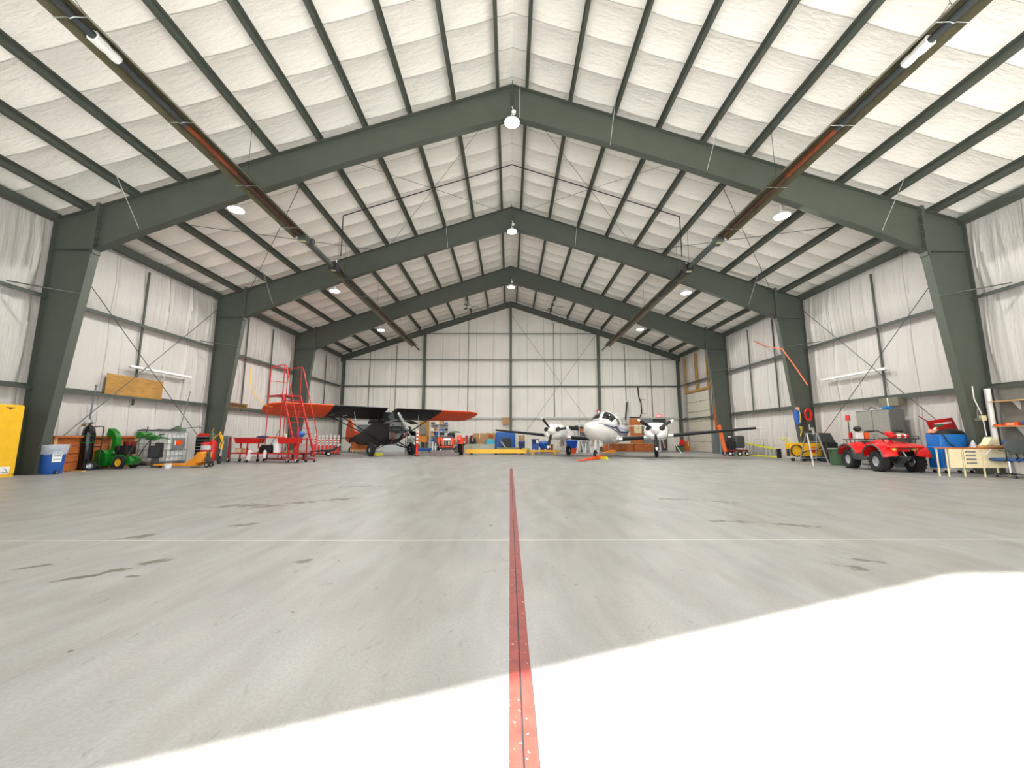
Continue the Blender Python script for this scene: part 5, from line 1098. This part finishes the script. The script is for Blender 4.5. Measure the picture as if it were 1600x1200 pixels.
bxs('dark_board', px_(1113, 27.9), px_(1128, 27.9), 0, 1.6, 27.95, 28.0, 'grey', 'dark grey panel with pale blue edge standing left of the orange tube', 'panel'); bxs('edge_strip', px_(1125.5, 27.8), px_(1127.5, 27.8), 0, 1.62, 27.85, 27.92, M('pale_blue', (150, 180, 190), .5), 'pale blue strip at the right edge of the dark grey panel', 'strip')
# mower / vacuum with orange tube
p = Vector((px_(1144, 24.7), 24.7, 0)); t = thing('engine_trolley', 'black engine on a red trolley with a tall orange tube', 'machine', p, .1)
build('deck', mb().box((.15, 0, .32), (1.3, .6, .1)), 'dark_red', t, bev=.01); build('engine', mb().box((-.15, 0, .65), (.4, .45, .5)).cyl((-.2, 0, .9), (-.2, 0, 1.12), .14), 'black', t, bev=.03)
build('collector_bag', mb().box((.4, .05, .85), (.6, .55, .75)), 'dark_grey', t, bev=.1); build('fuel_cap', mb().cyl((-.25, -.1, 1.12), (-.25, -.1, 1.2), .08), 'white', t)
build('tube', mb().tube([(-.5, 0, .25), (-.62, 0, .8), (-.8, 0, 1.75), (-.84, 0, 1.85)], [.12, .12, .11, .13], 12), M('tube_orange', (232, 108, 44), .45), t)
for x in (-.4, .2, .7): 
    for q in (-.28, .28): wheel(t, (x, q, .14), .14, .08, hub='white')
# extension ladder on its side
t = thing('extension_ladder', 'yellow extension ladder lying on its side along the right wall', 'ladder', (14.9, 25.6, 0)); LL = 3.4
for o_, hh in ((0, .8), (-.08, .8)):
    build('rail', mb().bar((o_, 0, .04), (o_, -LL, .04), .035, .07), 'yellow_green', t); build('rail', mb().bar((o_, 0, hh), (o_, -LL, .46), .035, .07), 'yellow_green', t)
for k in range(10):
    y = -.15-k*.34; build('rung', mb().bar((-.04, y, .06), (-.04, y, .78-.1*k*.34), .06, .05), 'alu', t)
build('foot', mb().bx((-.12, -LL-.16, .0), (.03, -LL, .5)), 'black', t)
t = thing('wire_rack', 'small wire rack standing behind the yellow ladder', 'rack', (15.05, 24.2, 0))
build('frame', mb().tube([(0, -.5, 0), (0, -.5, 1.0), (0, .4, 1.0), (0, .4, 0)], .015).tube([(0, -.5, .7), (0, .4, .7)], .01).tube([(0, -.5, .4), (0, .4, .4)], .01), 'zinc', t)
# yellow cart with hose
p = GP(1259, 719.5, -.45); p.x -= .12; p.y -= .1
t = thing('heater_cart', 'yellow steel cart with black hose coil at the second right column', 'cart', p, math.radians(-12))
cw = .78
build('body', mb().box((0, 0, .55), (2*cw, .55, .62)), 'yellow', t, bev=.03); build('end_panel', mb().box((cw+.04, 0, .55), (.1, .5, .56)), 'black', t, bev=.02)
build('push_handle', mb().tube([(-cw+.1, -.2, .86), (-cw-.22, -.2, 1.08), (-cw-.22, .2, 1.08), (-cw+.1, .2, .86)], .02).tube([(-cw-.22, -.2, 1.08), (-cw+.3, -.2, 1.1)], .014), 'yellow_green', t)
pts = []
for i in range(60):
    a = i*.42; pts.append((-cw+.22+.24*math.cos(a), -.33-.0012*i, .5+.27*math.sin(a)))
build('hose', mb().tube(pts+[(-.1, -.36, .5), (.25, -.34, .5), (.5, -.32, .66), (.62, -.3, .9)], .024), 'black', t)
build('plug', mb().box((-cw-.12, -.3, .42), (.12, .1, .34)), 'navy', t, bev=.02); build('latch', mb().tube([(.05, -.32, .62), (.3, -.32, .68)], .02).box((.2, -.3, .5), (.24, .03, .16)), 'orange', t)
for x in (-cw+.1, -.2): caster(t, (x, -.2), .08)
wheel(t, (cw-.3, -.26, .13), .13, .08, hub='blue'); wheel(t, (cw-.3, .26, .13), .13, .08, hub='blue')
# black folded case behind it
t = thing('hinged_case', 'large open black case standing behind the aluminium step ladder', 'case', Vector((px_(1290, 18.1), 18.1, 0)), -.1); build('base', mb().box((.18, .1, .45), (.5, .4, .9)), 'black', t, bev=.03); build('lid', mb().prism([(-.42, .86), (.5, .86), (.3, 1.32), (-.3, 1.34), (-.4, 1.25)], 1, .1, .22), 'dark_grey', t, bev=.02)
# step ladder
p = G(1281, 727.5); t = thing('step_ladder', 'silver aluminium step ladder in front of the yellow cart', 'step ladder', (p.x, p.y, 0), math.radians(-6)); SH = 1.28
for s in (-1, 1):
    build('front_leg', mb().bar((s*.3, -.1, 0), (s*.2, .28, SH), .05, .03), 'alu', t); build('rear_leg', mb().bar((s*.34, .78, 0), (s*.2, .34, SH), .035, .025), 'alu', t)
for k in range(1, 4): u = k/4; build('step', mb().box((0, -.1+.38*u+.02, SH*u), (2*(.3-.1*u), .14, .03)), 'alu', t)
build('top_cap', mb().box((0, .31, SH+.01), (.44, .2, .03)), 'zinc', t); build('cross_bar', mb().bar((-.32, .7, .25), (.32, .7, .25), .03, .03), 'alu', t)
# green bin
p = GP(1305, 727.5, .25); t = thing('rubbish_bin', 'green plastic rubbish bin with grey rim behind the quad bike', 'bin', p); build('body', mb().lathe([(.22, 0), (.24, .02), (.28, .62), (.28, .64)], n=26), M('bin_green', (70, 104, 72), .5), t); build('rim', mb().lathe([(.285, .62), (.31, .63), (.31, .68), (.27, .69), (.25, .66)], n=26), M('rim_green', (112, 124, 104), .6), t)
for s in (-1, 1): build('handle', mb().box((s*.31, 0, .58), (.05, .14, .04)), 'dark_grey', t)
# things hung on the second right column
cx2 = 13.95; cy = D1+BAY-.13
t = thing('hose_reel', 'bright red hose coil hung on the second right column', 'hose', at(1261, 648, cy)+Vector((0, -.02, 0))); m = mb()
for k in range(4): m.torus((0, -.03*k, 0), .19+.02*(k % 2), .022, (0, 1, 0), 22, 6)
m.v = [(x*.8, y, z*1.35) for x, y, z in m.v]; build('hose', m, M('hose_red', (240, 30, 14), .4), t); build('hook', mb().tube([(0, .1, .3), (0, -.1, .3), (0, -.12, .24)], .015), 'ink', t)
q = at(1246, 650, cy); t = thing('work_jacket', 'blue jacket with a yellow strap hung on the second right column', 'jacket', q); build('cloth', mb().loft([[Vector((w_*math.cos(a)*(1+.12*math.sin(5*a)), .07*math.sin(a)-.03, z)) for a in [2*PI*i/20 for i in range(20)]] for w_, z in ((.08, .32), (.17, .24), (.18, 0), (.16, -.3), (.12, -.42))]), 'blue', t); build('strap', mb().tube([(.02, -.12, .3), (.05, -.13, 0), (.02, -.1, -.35)], .025), 'brass_yellow', t); build('collar', mb().box((0, -.06, .36), (.12, .1, .16)), M('orange_white', (236, 170, 140), .5), t)
q = at(1250, 672, cy); solo('rope_coil', mb().tube([(0, 0, .2), (.05, -.03, 0), (-.02, -.03, -.3), (.06, -.02, -.1), (.1, 0, .18)], .03), 'brass_yellow', 'tan rope hanging low on the second right column', 'rope', q)
q = at(1268, 674, cy); t = thing('air_regulator', 'silver air regulator low on the second right column', 'regulator', q); build('bowl', mb().cyl((0, -.1, -.2), (0, -.1, .05), .07), 'zinc', t); build('body', mb().box((-.08, -.08, .12), (.26, .1, .14)).cyl((-.15, -.08, .15), (-.15, -.08, .35), .03), 'alu', t, bev=.01)
q = at(1253, 655, cy); solo('cable_bundle', mb().tube([(0, 0, .3), (.05, -.03, .0), (0, -.04, -.3), (.12, -.02, -.5), (.16, -.02, -.2), (.12, 0, .3)], .02), 'ink', 'dark cables hanging beside the red hose coil', 'cable', q)
a, b, c_ = at(1178, 533, 24.0), at(1222, 545, cy), at(1262, 602, cy-.3)
solo('orange_cord', mb().tube([a, (a+b)/2+Vector((0, 0, -.12)), b, b+(c_-b)*.5+Vector((0, -.05, -.03)), c_], .03), M('cord_orange', (244, 130, 90), .5), 'orange cord strung from the wall over the second right column', 'cord')
# quad bike ------------------------------------------------------------------
fr, re_ = G(1382, 737.2), G(1327, 730.5)
d = Vector((.62, -.79, 0)); p = Vector((12.9, 13.95, 0))
t = thing('quad_bike', 'red quad bike with knobbly tyres parked on the right', 'quad bike', p, math.atan2(-.98, -.2)); t.scale = (1.16, 1.16, 1.16)
RQ = M('quad_red', (226, 22, 24), .25, 0, .06, coat=.5)
for x, w_ in ((.62, .22), (-.62, .26)):
    for s in (-1, 1): wheel(t, (x, s*.44, .29), .29, w_, hub='alu', knobs=18, hubr=.5)
def fender(xc, s, x0, x1, zt_, wd):
    m = mb(); rings = []
    for i in range(9):
        a = PI*(.02+.96*i/8); x = xc-math.cos(a)*x1; z = .42+math.sin(a)*zt_
        rings.append([Vector((x, s*.2, z+.06)), Vector((x, s*(.2+wd), z)), Vector((x, s*(.2+wd), z-.03)), Vector((x, s*.2, z+.02))])
    return m.loft(rings)
for s in (-1, 1):
    build('front_fender', fender(.6, s, 0, .42, .36, .38), RQ, t); build('rear_fender', fender(-.6, s, 0, .44, .36, .38), RQ, t)
    build('fender_edge', mb().tube([Vector((.6-math.cos(PI*(.02+.96*i/8))*.43, s*.585, .4+math.sin(PI*(.02+.96*i/8))*.36)) for i in range(9)], .022, 6), 'steel_dark', t)
    build('fender_edge', mb().tube([Vector((-.6-math.cos(PI*(.02+.96*i/8))*.45, s*.585, .4+math.sin(PI*(.02+.96*i/8))*.36)) for i in range(9)], .022, 6), 'steel_dark', t)
    build('foot_guard', mb().prism([(-.3, .3), (.3, .3), (.3, .36), (-.05, .38), (-.3, .6), (-.42, .6)], 1, s*.3, s*.56), 'dark_grey', t)
    build('headlight', mb().ball((.95, s*.25, .66), .07, 10), M('lens_yellow', (236, 220, 90), .2), t)
    build('shock', mb().cyl((.62, s*.32, .3), (.5, s*.18, .68), .035), 'zinc', t)
    build('side_panel', mb().prism([(.15, .55), (.4, .5), (.38, .78), (.1, .84), (-.3, .8), (-.2, .62)], 1, s*.13, s*.2), RQ, t)
build('tank_cover', mb().loft([[(x, y*w_, z+dz) for y, dz in ((-1, -.14), (-.8, 0), (0, .05), (.8, 0), (1, -.14))] for x, w_, z in ((.9, .18, .72), (.6, .2, .82), (.3, .19, .9), (.0, .17, .88), (-.1, .16, .82))]), RQ, t)
build('front_cowl', mb().prism([(.55, .7), (1.0, .66), (1.08, .7), (.9, .78), (.55, .82)], 1, -.42, .42), RQ, t, bev=.02)
build('seat', mb().loft([[(x, y*w_, z+dz) for y, dz in ((-1, -.1), (-.85, 0), (.85, 0), (1, -.1))] for x, w_, z in ((.05, .14, .86), (-.2, .17, .82), (-.5, .18, .83), (-.75, .16, .86))]), 'black', t)
build('engine', mb().box((.0, 0, .42), (.5, .3, .34)).cyl((.1, -.2, .4), (.1, .2, .4), .13).box((.55, 0, .35), (.5, .12, .1)), 'dark_grey', t, bev=.02)
build('axle', mb().cyl((.62, -.4, .29), (.62, .4, .29), .03).cyl((-.62, -.4, .29), (-.62, .4, .29), .035).bar((.35, -.12, .3), (.62, -.38, .29), .04, .03).bar((.35, .12, .3), (.62, .38, .29), .04, .03), 'black', t)
build('skid_plate', mb().prism([(.7, .2), (.98, .4), (1.0, .44), (.9, .38), (.66, .24)], 1, -.1, .1), 'dark_grey', t)
build('front_bumper', mb().tube([(.8, -.18, .3), (1.08, -.18, .5), (1.12, -.18, .66), (1.12, .18, .66), (1.08, .18, .5), (.8, .18, .3)], .016), 'black', t)
def rack(x0, x1, z):
    m = mb().tube([(x0, -.34, z), (x1, -.34, z), (x1, .34, z), (x0, .34, z)], .014, 6, closed=True)
    for k in range(4): m.tube([(x0, -.24+k*.16, z), (x1, -.24+k*.16, z)], .009, 5)
    for x in (x0+.08, x1-.08):
        for s in (-1, 1): m.tube([(x, s*.3, z), (x, s*.26, z-.12)], .012)
    return m
build('front_rack', rack(.55, 1.05, .93).tube([(1.05, -.3, .93), (1.08, -.3, 1.0), (1.08, .3, 1.0), (1.05, .3, .93)], .012), 'black', t); build('rear_rack', rack(-1.12, -.55, .9), 'black', t)
build('handlebar', mb().tube([(.3, -.4, 1.15), (.36, -.22, 1.16), (.42, -.06, 1.04), (.42, .06, 1.04), (.36, .22, 1.16), (.3, .4, 1.15)], .018).cyl((.5, 0, .8), (.42, 0, 1.04), .03), 'black', t)
for s in (-1, 1): build('grip', mb().cyl((.3, s*.3, 1.155), (.28, s*.46, 1.14), .028), 'black', t); build('brake_lever', mb().tube([(.4, s*.22, 1.1), (.38, s*.38, 1.08)], .008), 'zinc', t)
build('dash_pod', mb().box((.44, 0, 1.08), (.14, .2, .1), (0, .4, 0)), RQ, t, bev=.02)
build('rear_lamp', mb().box((-1.06, 0, .74), (.04, .3, .06)), 'red', t)
TM = Matrix.Translation(p) @ Matrix.Rotation(math.atan2(-.98, -.2), 4, 'Z') @ Matrix.Scale(1.16, 4)
def qb(x, y, z): return TM @ Vector((x, y, z))
rq = math.atan2(-.98, -.2)
t2 = thing('rolled_straps', 'red and white bundle strapped on the front rack of the quad bike', 'bundle', qb(.8, 0, .95), rq); build('roll', mb().cyl((0, -.26, .06), (0, .26, .06), .06), 'red', t2); build('band', mb().cyl((0, -.06, .06), (0, .04, .06), .065).cyl((0, .14, .06), (0, .19, .06), .065), 'white', t2); build('buckle', mb().box((-.05, .1, .13), (.1, .16, .04)), 'orange_white', t2)
t2 = thing('fuel_jug', 'orange and white jug on the rear rack of the quad bike', 'jug', qb(-.78, .12, .915), rq); build('lower', mb().box((0, 0, .12), (.18, .16, .24)), 'orange', t2, bev=.02); build('white_jug', mb().box((.02, -.2, .12), (.18, .18, .24)), 'white', t2, bev=.02); build('cap', mb().cyl((0, 0, .24), (0, 0, .3), .03), 'black', t2)
t2 = thing('black_helmet', 'black helmet resting on the white jug on the quad bike', 'helmet', qb(-.76, -.1, 1.155), rq); build('shell', mb().ball((0, 0, .1), .13, 14, (1.1, .9, .85)), 'gloss_black', t2); build('visor', mb().box((.12, 0, .06), (.1, .2, .02)), 'black', t2)
# beacon pole
q = GP(1328, 728, 1.0); t2 = thing('beacon_pole', 'tall thin pole with a red beacon standing behind the quad bike', 'beacon', q); build('pole', mb().cyl((0, 0, 0), (0, 0, 1.85), .02), 'dark_grey', t2); build('beacon', mb().lathe([(.09, 1.85), (.09, 1.9), (.07, 2.06), (.06, 2.08)]), M('beacon_red', (210, 50, 40), .3), t2); build('box', mb().box((0, -.04, 1.2), (.12, .08, .26)), 'red', t2, bev=.01); build('base', mb().lathe([(.2, 0), (.18, .03), (.03, .05)]), 'black', t2)
# grey steel cabinet
t2 = thing('steel_cabinet', 'grey two door steel cabinet against the right wall behind the quad bike', 'cabinet', (14.38, 15.0, 0)); t2.scale = (1, 1.05, 1.03)
SG = M('cabinet_grey', (160, 160, 150), .35, .35, .06, 8); build('body', mb().bx((.02, 0, 0), (.6, 1.38, 2.14)), M('cabinet_dark', (112, 116, 112), .4, .4, .06), t2, bev=.01)
for k in range(2): o = build('door', mb().bx((0, .02+k*.68, .06), (.02, .67+k*.69, 2.1)), SG, t2, bev=.006); build('handle', mb().bx((-.02, .6+k*.14, 1.0), (0, .63+k*.14, 1.16)), 'zinc', o)
t2 = thing('air_filter_box', 'olive grey duct box fixed on the right wall over the steel cabinet', 'box', (14.9, 15.45, 2.34)); build('case', mb().bx((0, -.35, 0), (.3, .45, .34)), M('olive_grey', (120, 116, 96), .5), t2, bev=.01); build('divider', mb().bx((-.012, .04, 0), (0, .08, .34)), 'paper', t2)
t2 = thing('blue_drill', 'small blue tool lying on top of the steel cabinet', 'tool', (14.6, 15.25, 2.21)); build('body', mb().box((0, 0, .05), (.3, .16, .1)), 'blue_bright', t2, bev=.02); build('bit', mb().box((.1, .25, .02), (.1, .2, .03)), 'white', t2)
solo('coiled_wire', mb().tube([(0, 0, .02), (.0, .3, .12), (.1, .5, .04), (.05, .7, .06)], .015), 'ink', 'dark wire trailing over the top of the steel cabinet', 'wire', (14.55, 15.6, 2.21))
bxs('floor_box', 13.3, 13.6, 0, .1, 13.2, 13.5, 'blue_bright', 'small blue box on the floor under the front of the quad bike', 'box'); 
# blue tool cart
p = G(1462, 740.5); X0_, X1_ = px_(1464, 12.7), px_(1513, 12.7)
t2 = thing('tool_cart', 'big blue rounded tool cart on casters behind the beige desk', 'tool cart', ((X0_+X1_)/2, 12.75, 0)); hw = (X1_-X0_)/2
fr_ = [(-hw, .3)]+[(-hw+2*hw*i/10, -.13-.1*math.sin(PI*i/10)) for i in range(11)]+[(hw, .3)]
build('body', mb().prism(fr_, 2, .16, 1.22), M('cart_blue', (24, 112, 196), .25, 0, .04, coat=.4), t2, bev=.01)
build('top_band', mb().prism([(a*1.02, b*1.03-.005) for a, b in fr_], 2, .8, .84), M('cart_blue2', (70, 130, 210), .3), t2); build('skirt', mb().prism(fr_, 2, .1, .16), 'pale_grey', t2); build('work_top', mb().prism([(a*.97, b*.95) for a, b in fr_], 2, 1.22, 1.26), 'black', t2)
for q in (-hw+.1, hw-.1): caster(t2, (q, -.1), .05); caster(t2, (q, .25), .05)
build('hose', mb().tube([(-hw+.1, -.05, 1.27), (-hw+.05, -.2, 1.2), (-hw+.15, -.24, .95), (-hw+.45, -.26, .7), (-hw+.7, -.3, .6)], .015), 'ink', t2)
ct = Vector(((X0_+X1_)/2, 12.75, 1.262))
solo('black_bag', mb().lathe([(.36, 0), (.34, .06), (.2, .12), (.04, .14)], n=12, sc=(1.25, .5)), 'black', 'flat black bag lying on the blue tool cart', 'bag', ct+Vector((0, .02, 0)))
t2 = thing('impact_wrench', 'green and white air tool lying on the left of the blue tool cart', 'tool', ct+Vector((-.35, 0, .13))); build('body', mb().cyl((-.12, 0, .1), (.12, 0, .12), .05), 'green_dark', t2); build('handle', mb().cyl((-.05, 0, .1), (-.16, 0, -.02), .025), 'white', t2); build('hose_end', mb().tube([(-.1, 0, .1), (-.22, 0, .2), (-.36, .05, .3), (-.5, .1, .42)], .016), 'dark_red', t2)
solo('red_jug', mb().box((0, 0, .06), (.24, .12, .12)), 'orange_white', 'pale pink box on the left of the blue tool cart', 'box', ct+Vector((-.42, .12, .0)), 0, None, .02)
t2 = thing('banner_board', 'red board with white lettering leaning behind the blue tool cart', 'sign', ct+Vector((.18, .36, -.1))); m = mb(); m.prism([(-.52, .5), (.36, .62), (.6, .0), (-.34, .0)], 1, 0, .02); build('board', m, 'red', t2)
m = mb(); rr = random.Random(1)
for k in range(12): m.box((-.26+.05*k, -.004, .39+.006*k), (.034, .006, rr.choice((.05, .06, .07))))
build('lettering', m, 'white', t2); build('stand', mb().bx((-.3, .02, -1.16), (-.26, .06, .3)).bx((.4, .02, -1.16), (.44, .06, .3)), 'dark_grey', t2)
# desk
dY = 11.55; xa, xb = px_(1474, dY), px_(1572, dY)
t2 = thing('desk', 'cream steel desk with thin legs in front of the blue tool cart', 'desk', ((xa+xb)/2, dY, 0)); w_ = (xb-xa)/2; DH_ = .8
build('desk_top', mb().bx((-w_, 0, DH_), (w_, .3, DH_+.03)), 'wood_orange', t2); build('raised_top', mb().bx((.12, .03, DH_+.03), (w_-.05, .28, DH_+.09)), 'wood_pale', t2)
build('front_panel', mb().bx((-w_+.12, .02, .25), (-w_+.48, .05, DH_)), 'beige', t2); build('drawer_case', mb().bx((-w_+.55, .02, .25), (w_-.0, .06, DH_)), 'beige', t2)
m = mb()
for k in range(4): m.bx((-w_+.6, .0, .36+k*.11), (-w_+.88, .02, .41+k*.11))
build('vent_slots', m, 'grey', t2)
for x in (-w_+.04, -w_+.5, .16, w_-.05): build('leg', mb().bar((x, .02, 0), (x, .02, DH_), .028, .028), 'beige', t2)
for x in (-w_+.04, w_-.05): build('leg', mb().bar((x, .28, 0), (x, .28, DH_), .028, .028), 'beige', t2)
build('brace', mb().bar((.18, .0, .6), (.42, .0, .78), .03, .02), 'white', t2)
dk = Vector(((xa+xb)/2, dY, DH_+.03))
t2 = thing('spray_bottle', 'clear pale spray bottle on the desk', 'bottle', dk+Vector((px_(1525, dY)-(xa+xb)/2, .1, 0))); build('body', mb().lathe([(.05, 0), (.055, .02), (.05, .13), (.025, .17)], n=14), 'bag', t2); build('cap', mb().cyl((0, 0, .17), (0, 0, .21), .02), 'white', t2)
solo('cardboard_scrap', mb().prism([(-.2, 0), (.22, .05), (.2, .2), (.08, .16), (.02, .24), (-.1, .06)], 1, -.1, .1), 'beige', 'torn piece of cream cardboard on the right end of the desk', 'cardboard', dk+Vector((px_(1552, dY)-(xa+xb)/2, .15, .062)))
# office chair
q = G(1586, 744); t2 = thing('office_chair', 'blue and grey office chair at the right edge in front of the desk', 'chair', (px_(1586, 11.1), 11.1, 0), .1)
build('backrest', mb().loft([[(x, -.05-.05*(1-(x/.42)**2), z0), (x, -.0-.05*(1-(x/.42)**2), z0), (x, -.0-.05*(1-(x/.42)**2), z1), (x, -.05-.05*(1-(x/.42)**2), z1)] for x, z0, z1 in ((-.42, .78, .98), (-.34, .72, 1.03), (-.15, .68, 1.05), (.15, .68, 1.05), (.34, .72, 1.03), (.42, .78, .98))]), M('chair_grey', (70, 78, 76), .5), t2, bev=.015)
build('back_cushion', mb().box((0, .03, .98), (.74, .06, .14)), M('chair_blue', (46, 86, 140), .7), t2, bev=.03); build('seat', mb().box((0, .22, .5), (.54, .5, .09)), 'chair_blue', t2, bev=.04)
for s in (-1, 1): build('back_bar', mb().tube([(s*.12, -.03, .72), (s*.12, -.08, .55), (s*.12, .1, .44)], .025), 'black', t2); build('armrest', mb().tube([(s*.3, .1, .46), (s*.38, 0, .5), (s*.4, -.02, .74), (s*.36, .15, .76)], .02), 'black', t2)
build('column', mb().cyl((0, .22, .1), (0, .22, .45), .03), 'chrome', t2)
for k in range(5):
    a = k*2*PI/5+.3; build('base_leg', mb().bar((0, .22, .12), (.3*math.cos(a), .22+.3*math.sin(a), .08), .04, .03), 'black', t2); caster(t2, (.3*math.cos(a), .22+.3*math.sin(a)), .03)
# backboard, shelves and their load on the right wall by the nearest column
t2 = thing('wall_board', 'grey backboard on the right wall with two timber shelves', 'wall panel', (15.0, 12.1, 0)); build('panel', mb().bx((.12, -2.6, .6), (.16, 0, 2.66)), M('board_grey', (112, 112, 104), .7, 0, .12, 6), t2)
for z in (1.44, 2.2):
    build('shelf', mb().bx((-.22, -2.6, z), (.12, .05, z+.03)), 'wood_pale', t2)
    for y in (-.45, -1.1, -1.8): build('shelf_bracket', mb().prism([(.12, z), (-.1, z), (.1, z-.26), (.12, z-.26)], 1, y-.015, y+.015), 'pale_grey', t2)
t2 = thing('pvc_pipe', 'thick white pipe running down the right wall beside the grey backboard', 'pipe', (14.9, 12.22, 0)); build('pipe', mb().cyl((0, 0, .8), (0, 0, 2.64), .075), 'white', t2)
t2 = thing('parts_case', 'orange plastic parts case on the lower wall shelf', 'case', (14.95, 11.72, 1.472)); build('case', mb().bx((-.12, -.16, 0), (.1, .16, .1)), 'orange', t2, bev=.01); build('label', mb().bx((-.125, -.08, .02), (-.12, .1, .07)), M('peach', (250, 180, 140), .5), t2)
solo('saw_blade_cover', mb().prism([(-.05, 0), (.3, 0), (.3, .06), (.1, .04)], 0, -.1, .1), 'orange', 'flat orange tool left of the orange case on the lower wall shelf', 'tool', (14.95, 11.9, 1.472))
t2 = thing('tape_roll', 'blue and white tape roll at the right of the lower wall shelf', 'tape', (14.93, 11.42, 1.472)); build('roll', mb().cyl((0, 0, .06), (0, .08, .06), .06), 'blue', t2); build('core', mb().cyl((0, -.08, .06), (0, -.0, .06), .045), 'white', t2)
t2 = thing('electrical_box', 'cream electrical box with conduits on the nearest right column', 'electrical box', (14.62, D1-.18, 1.72)); build('box', mb().box((0, 0, 0), (.13, .1, .16)), 'beige', t2, bev=.01)
build('conduit', mb().tube([(-.18, 0, 1.0), (-.18, 0, .6), (-.02, 0, .12)], .016).tube([(.0, 0, -.08), (.03, 0, -.6)], .014), 'white', t2); build('valve', mb().box((-.16, 0, -.04), (.16, .06, .06)).tube([(-.12, 0, .3), (-.16, 0, 0)], .012).box((.06, 0, -.6), (.14, .06, .1)), 'zinc', t2)
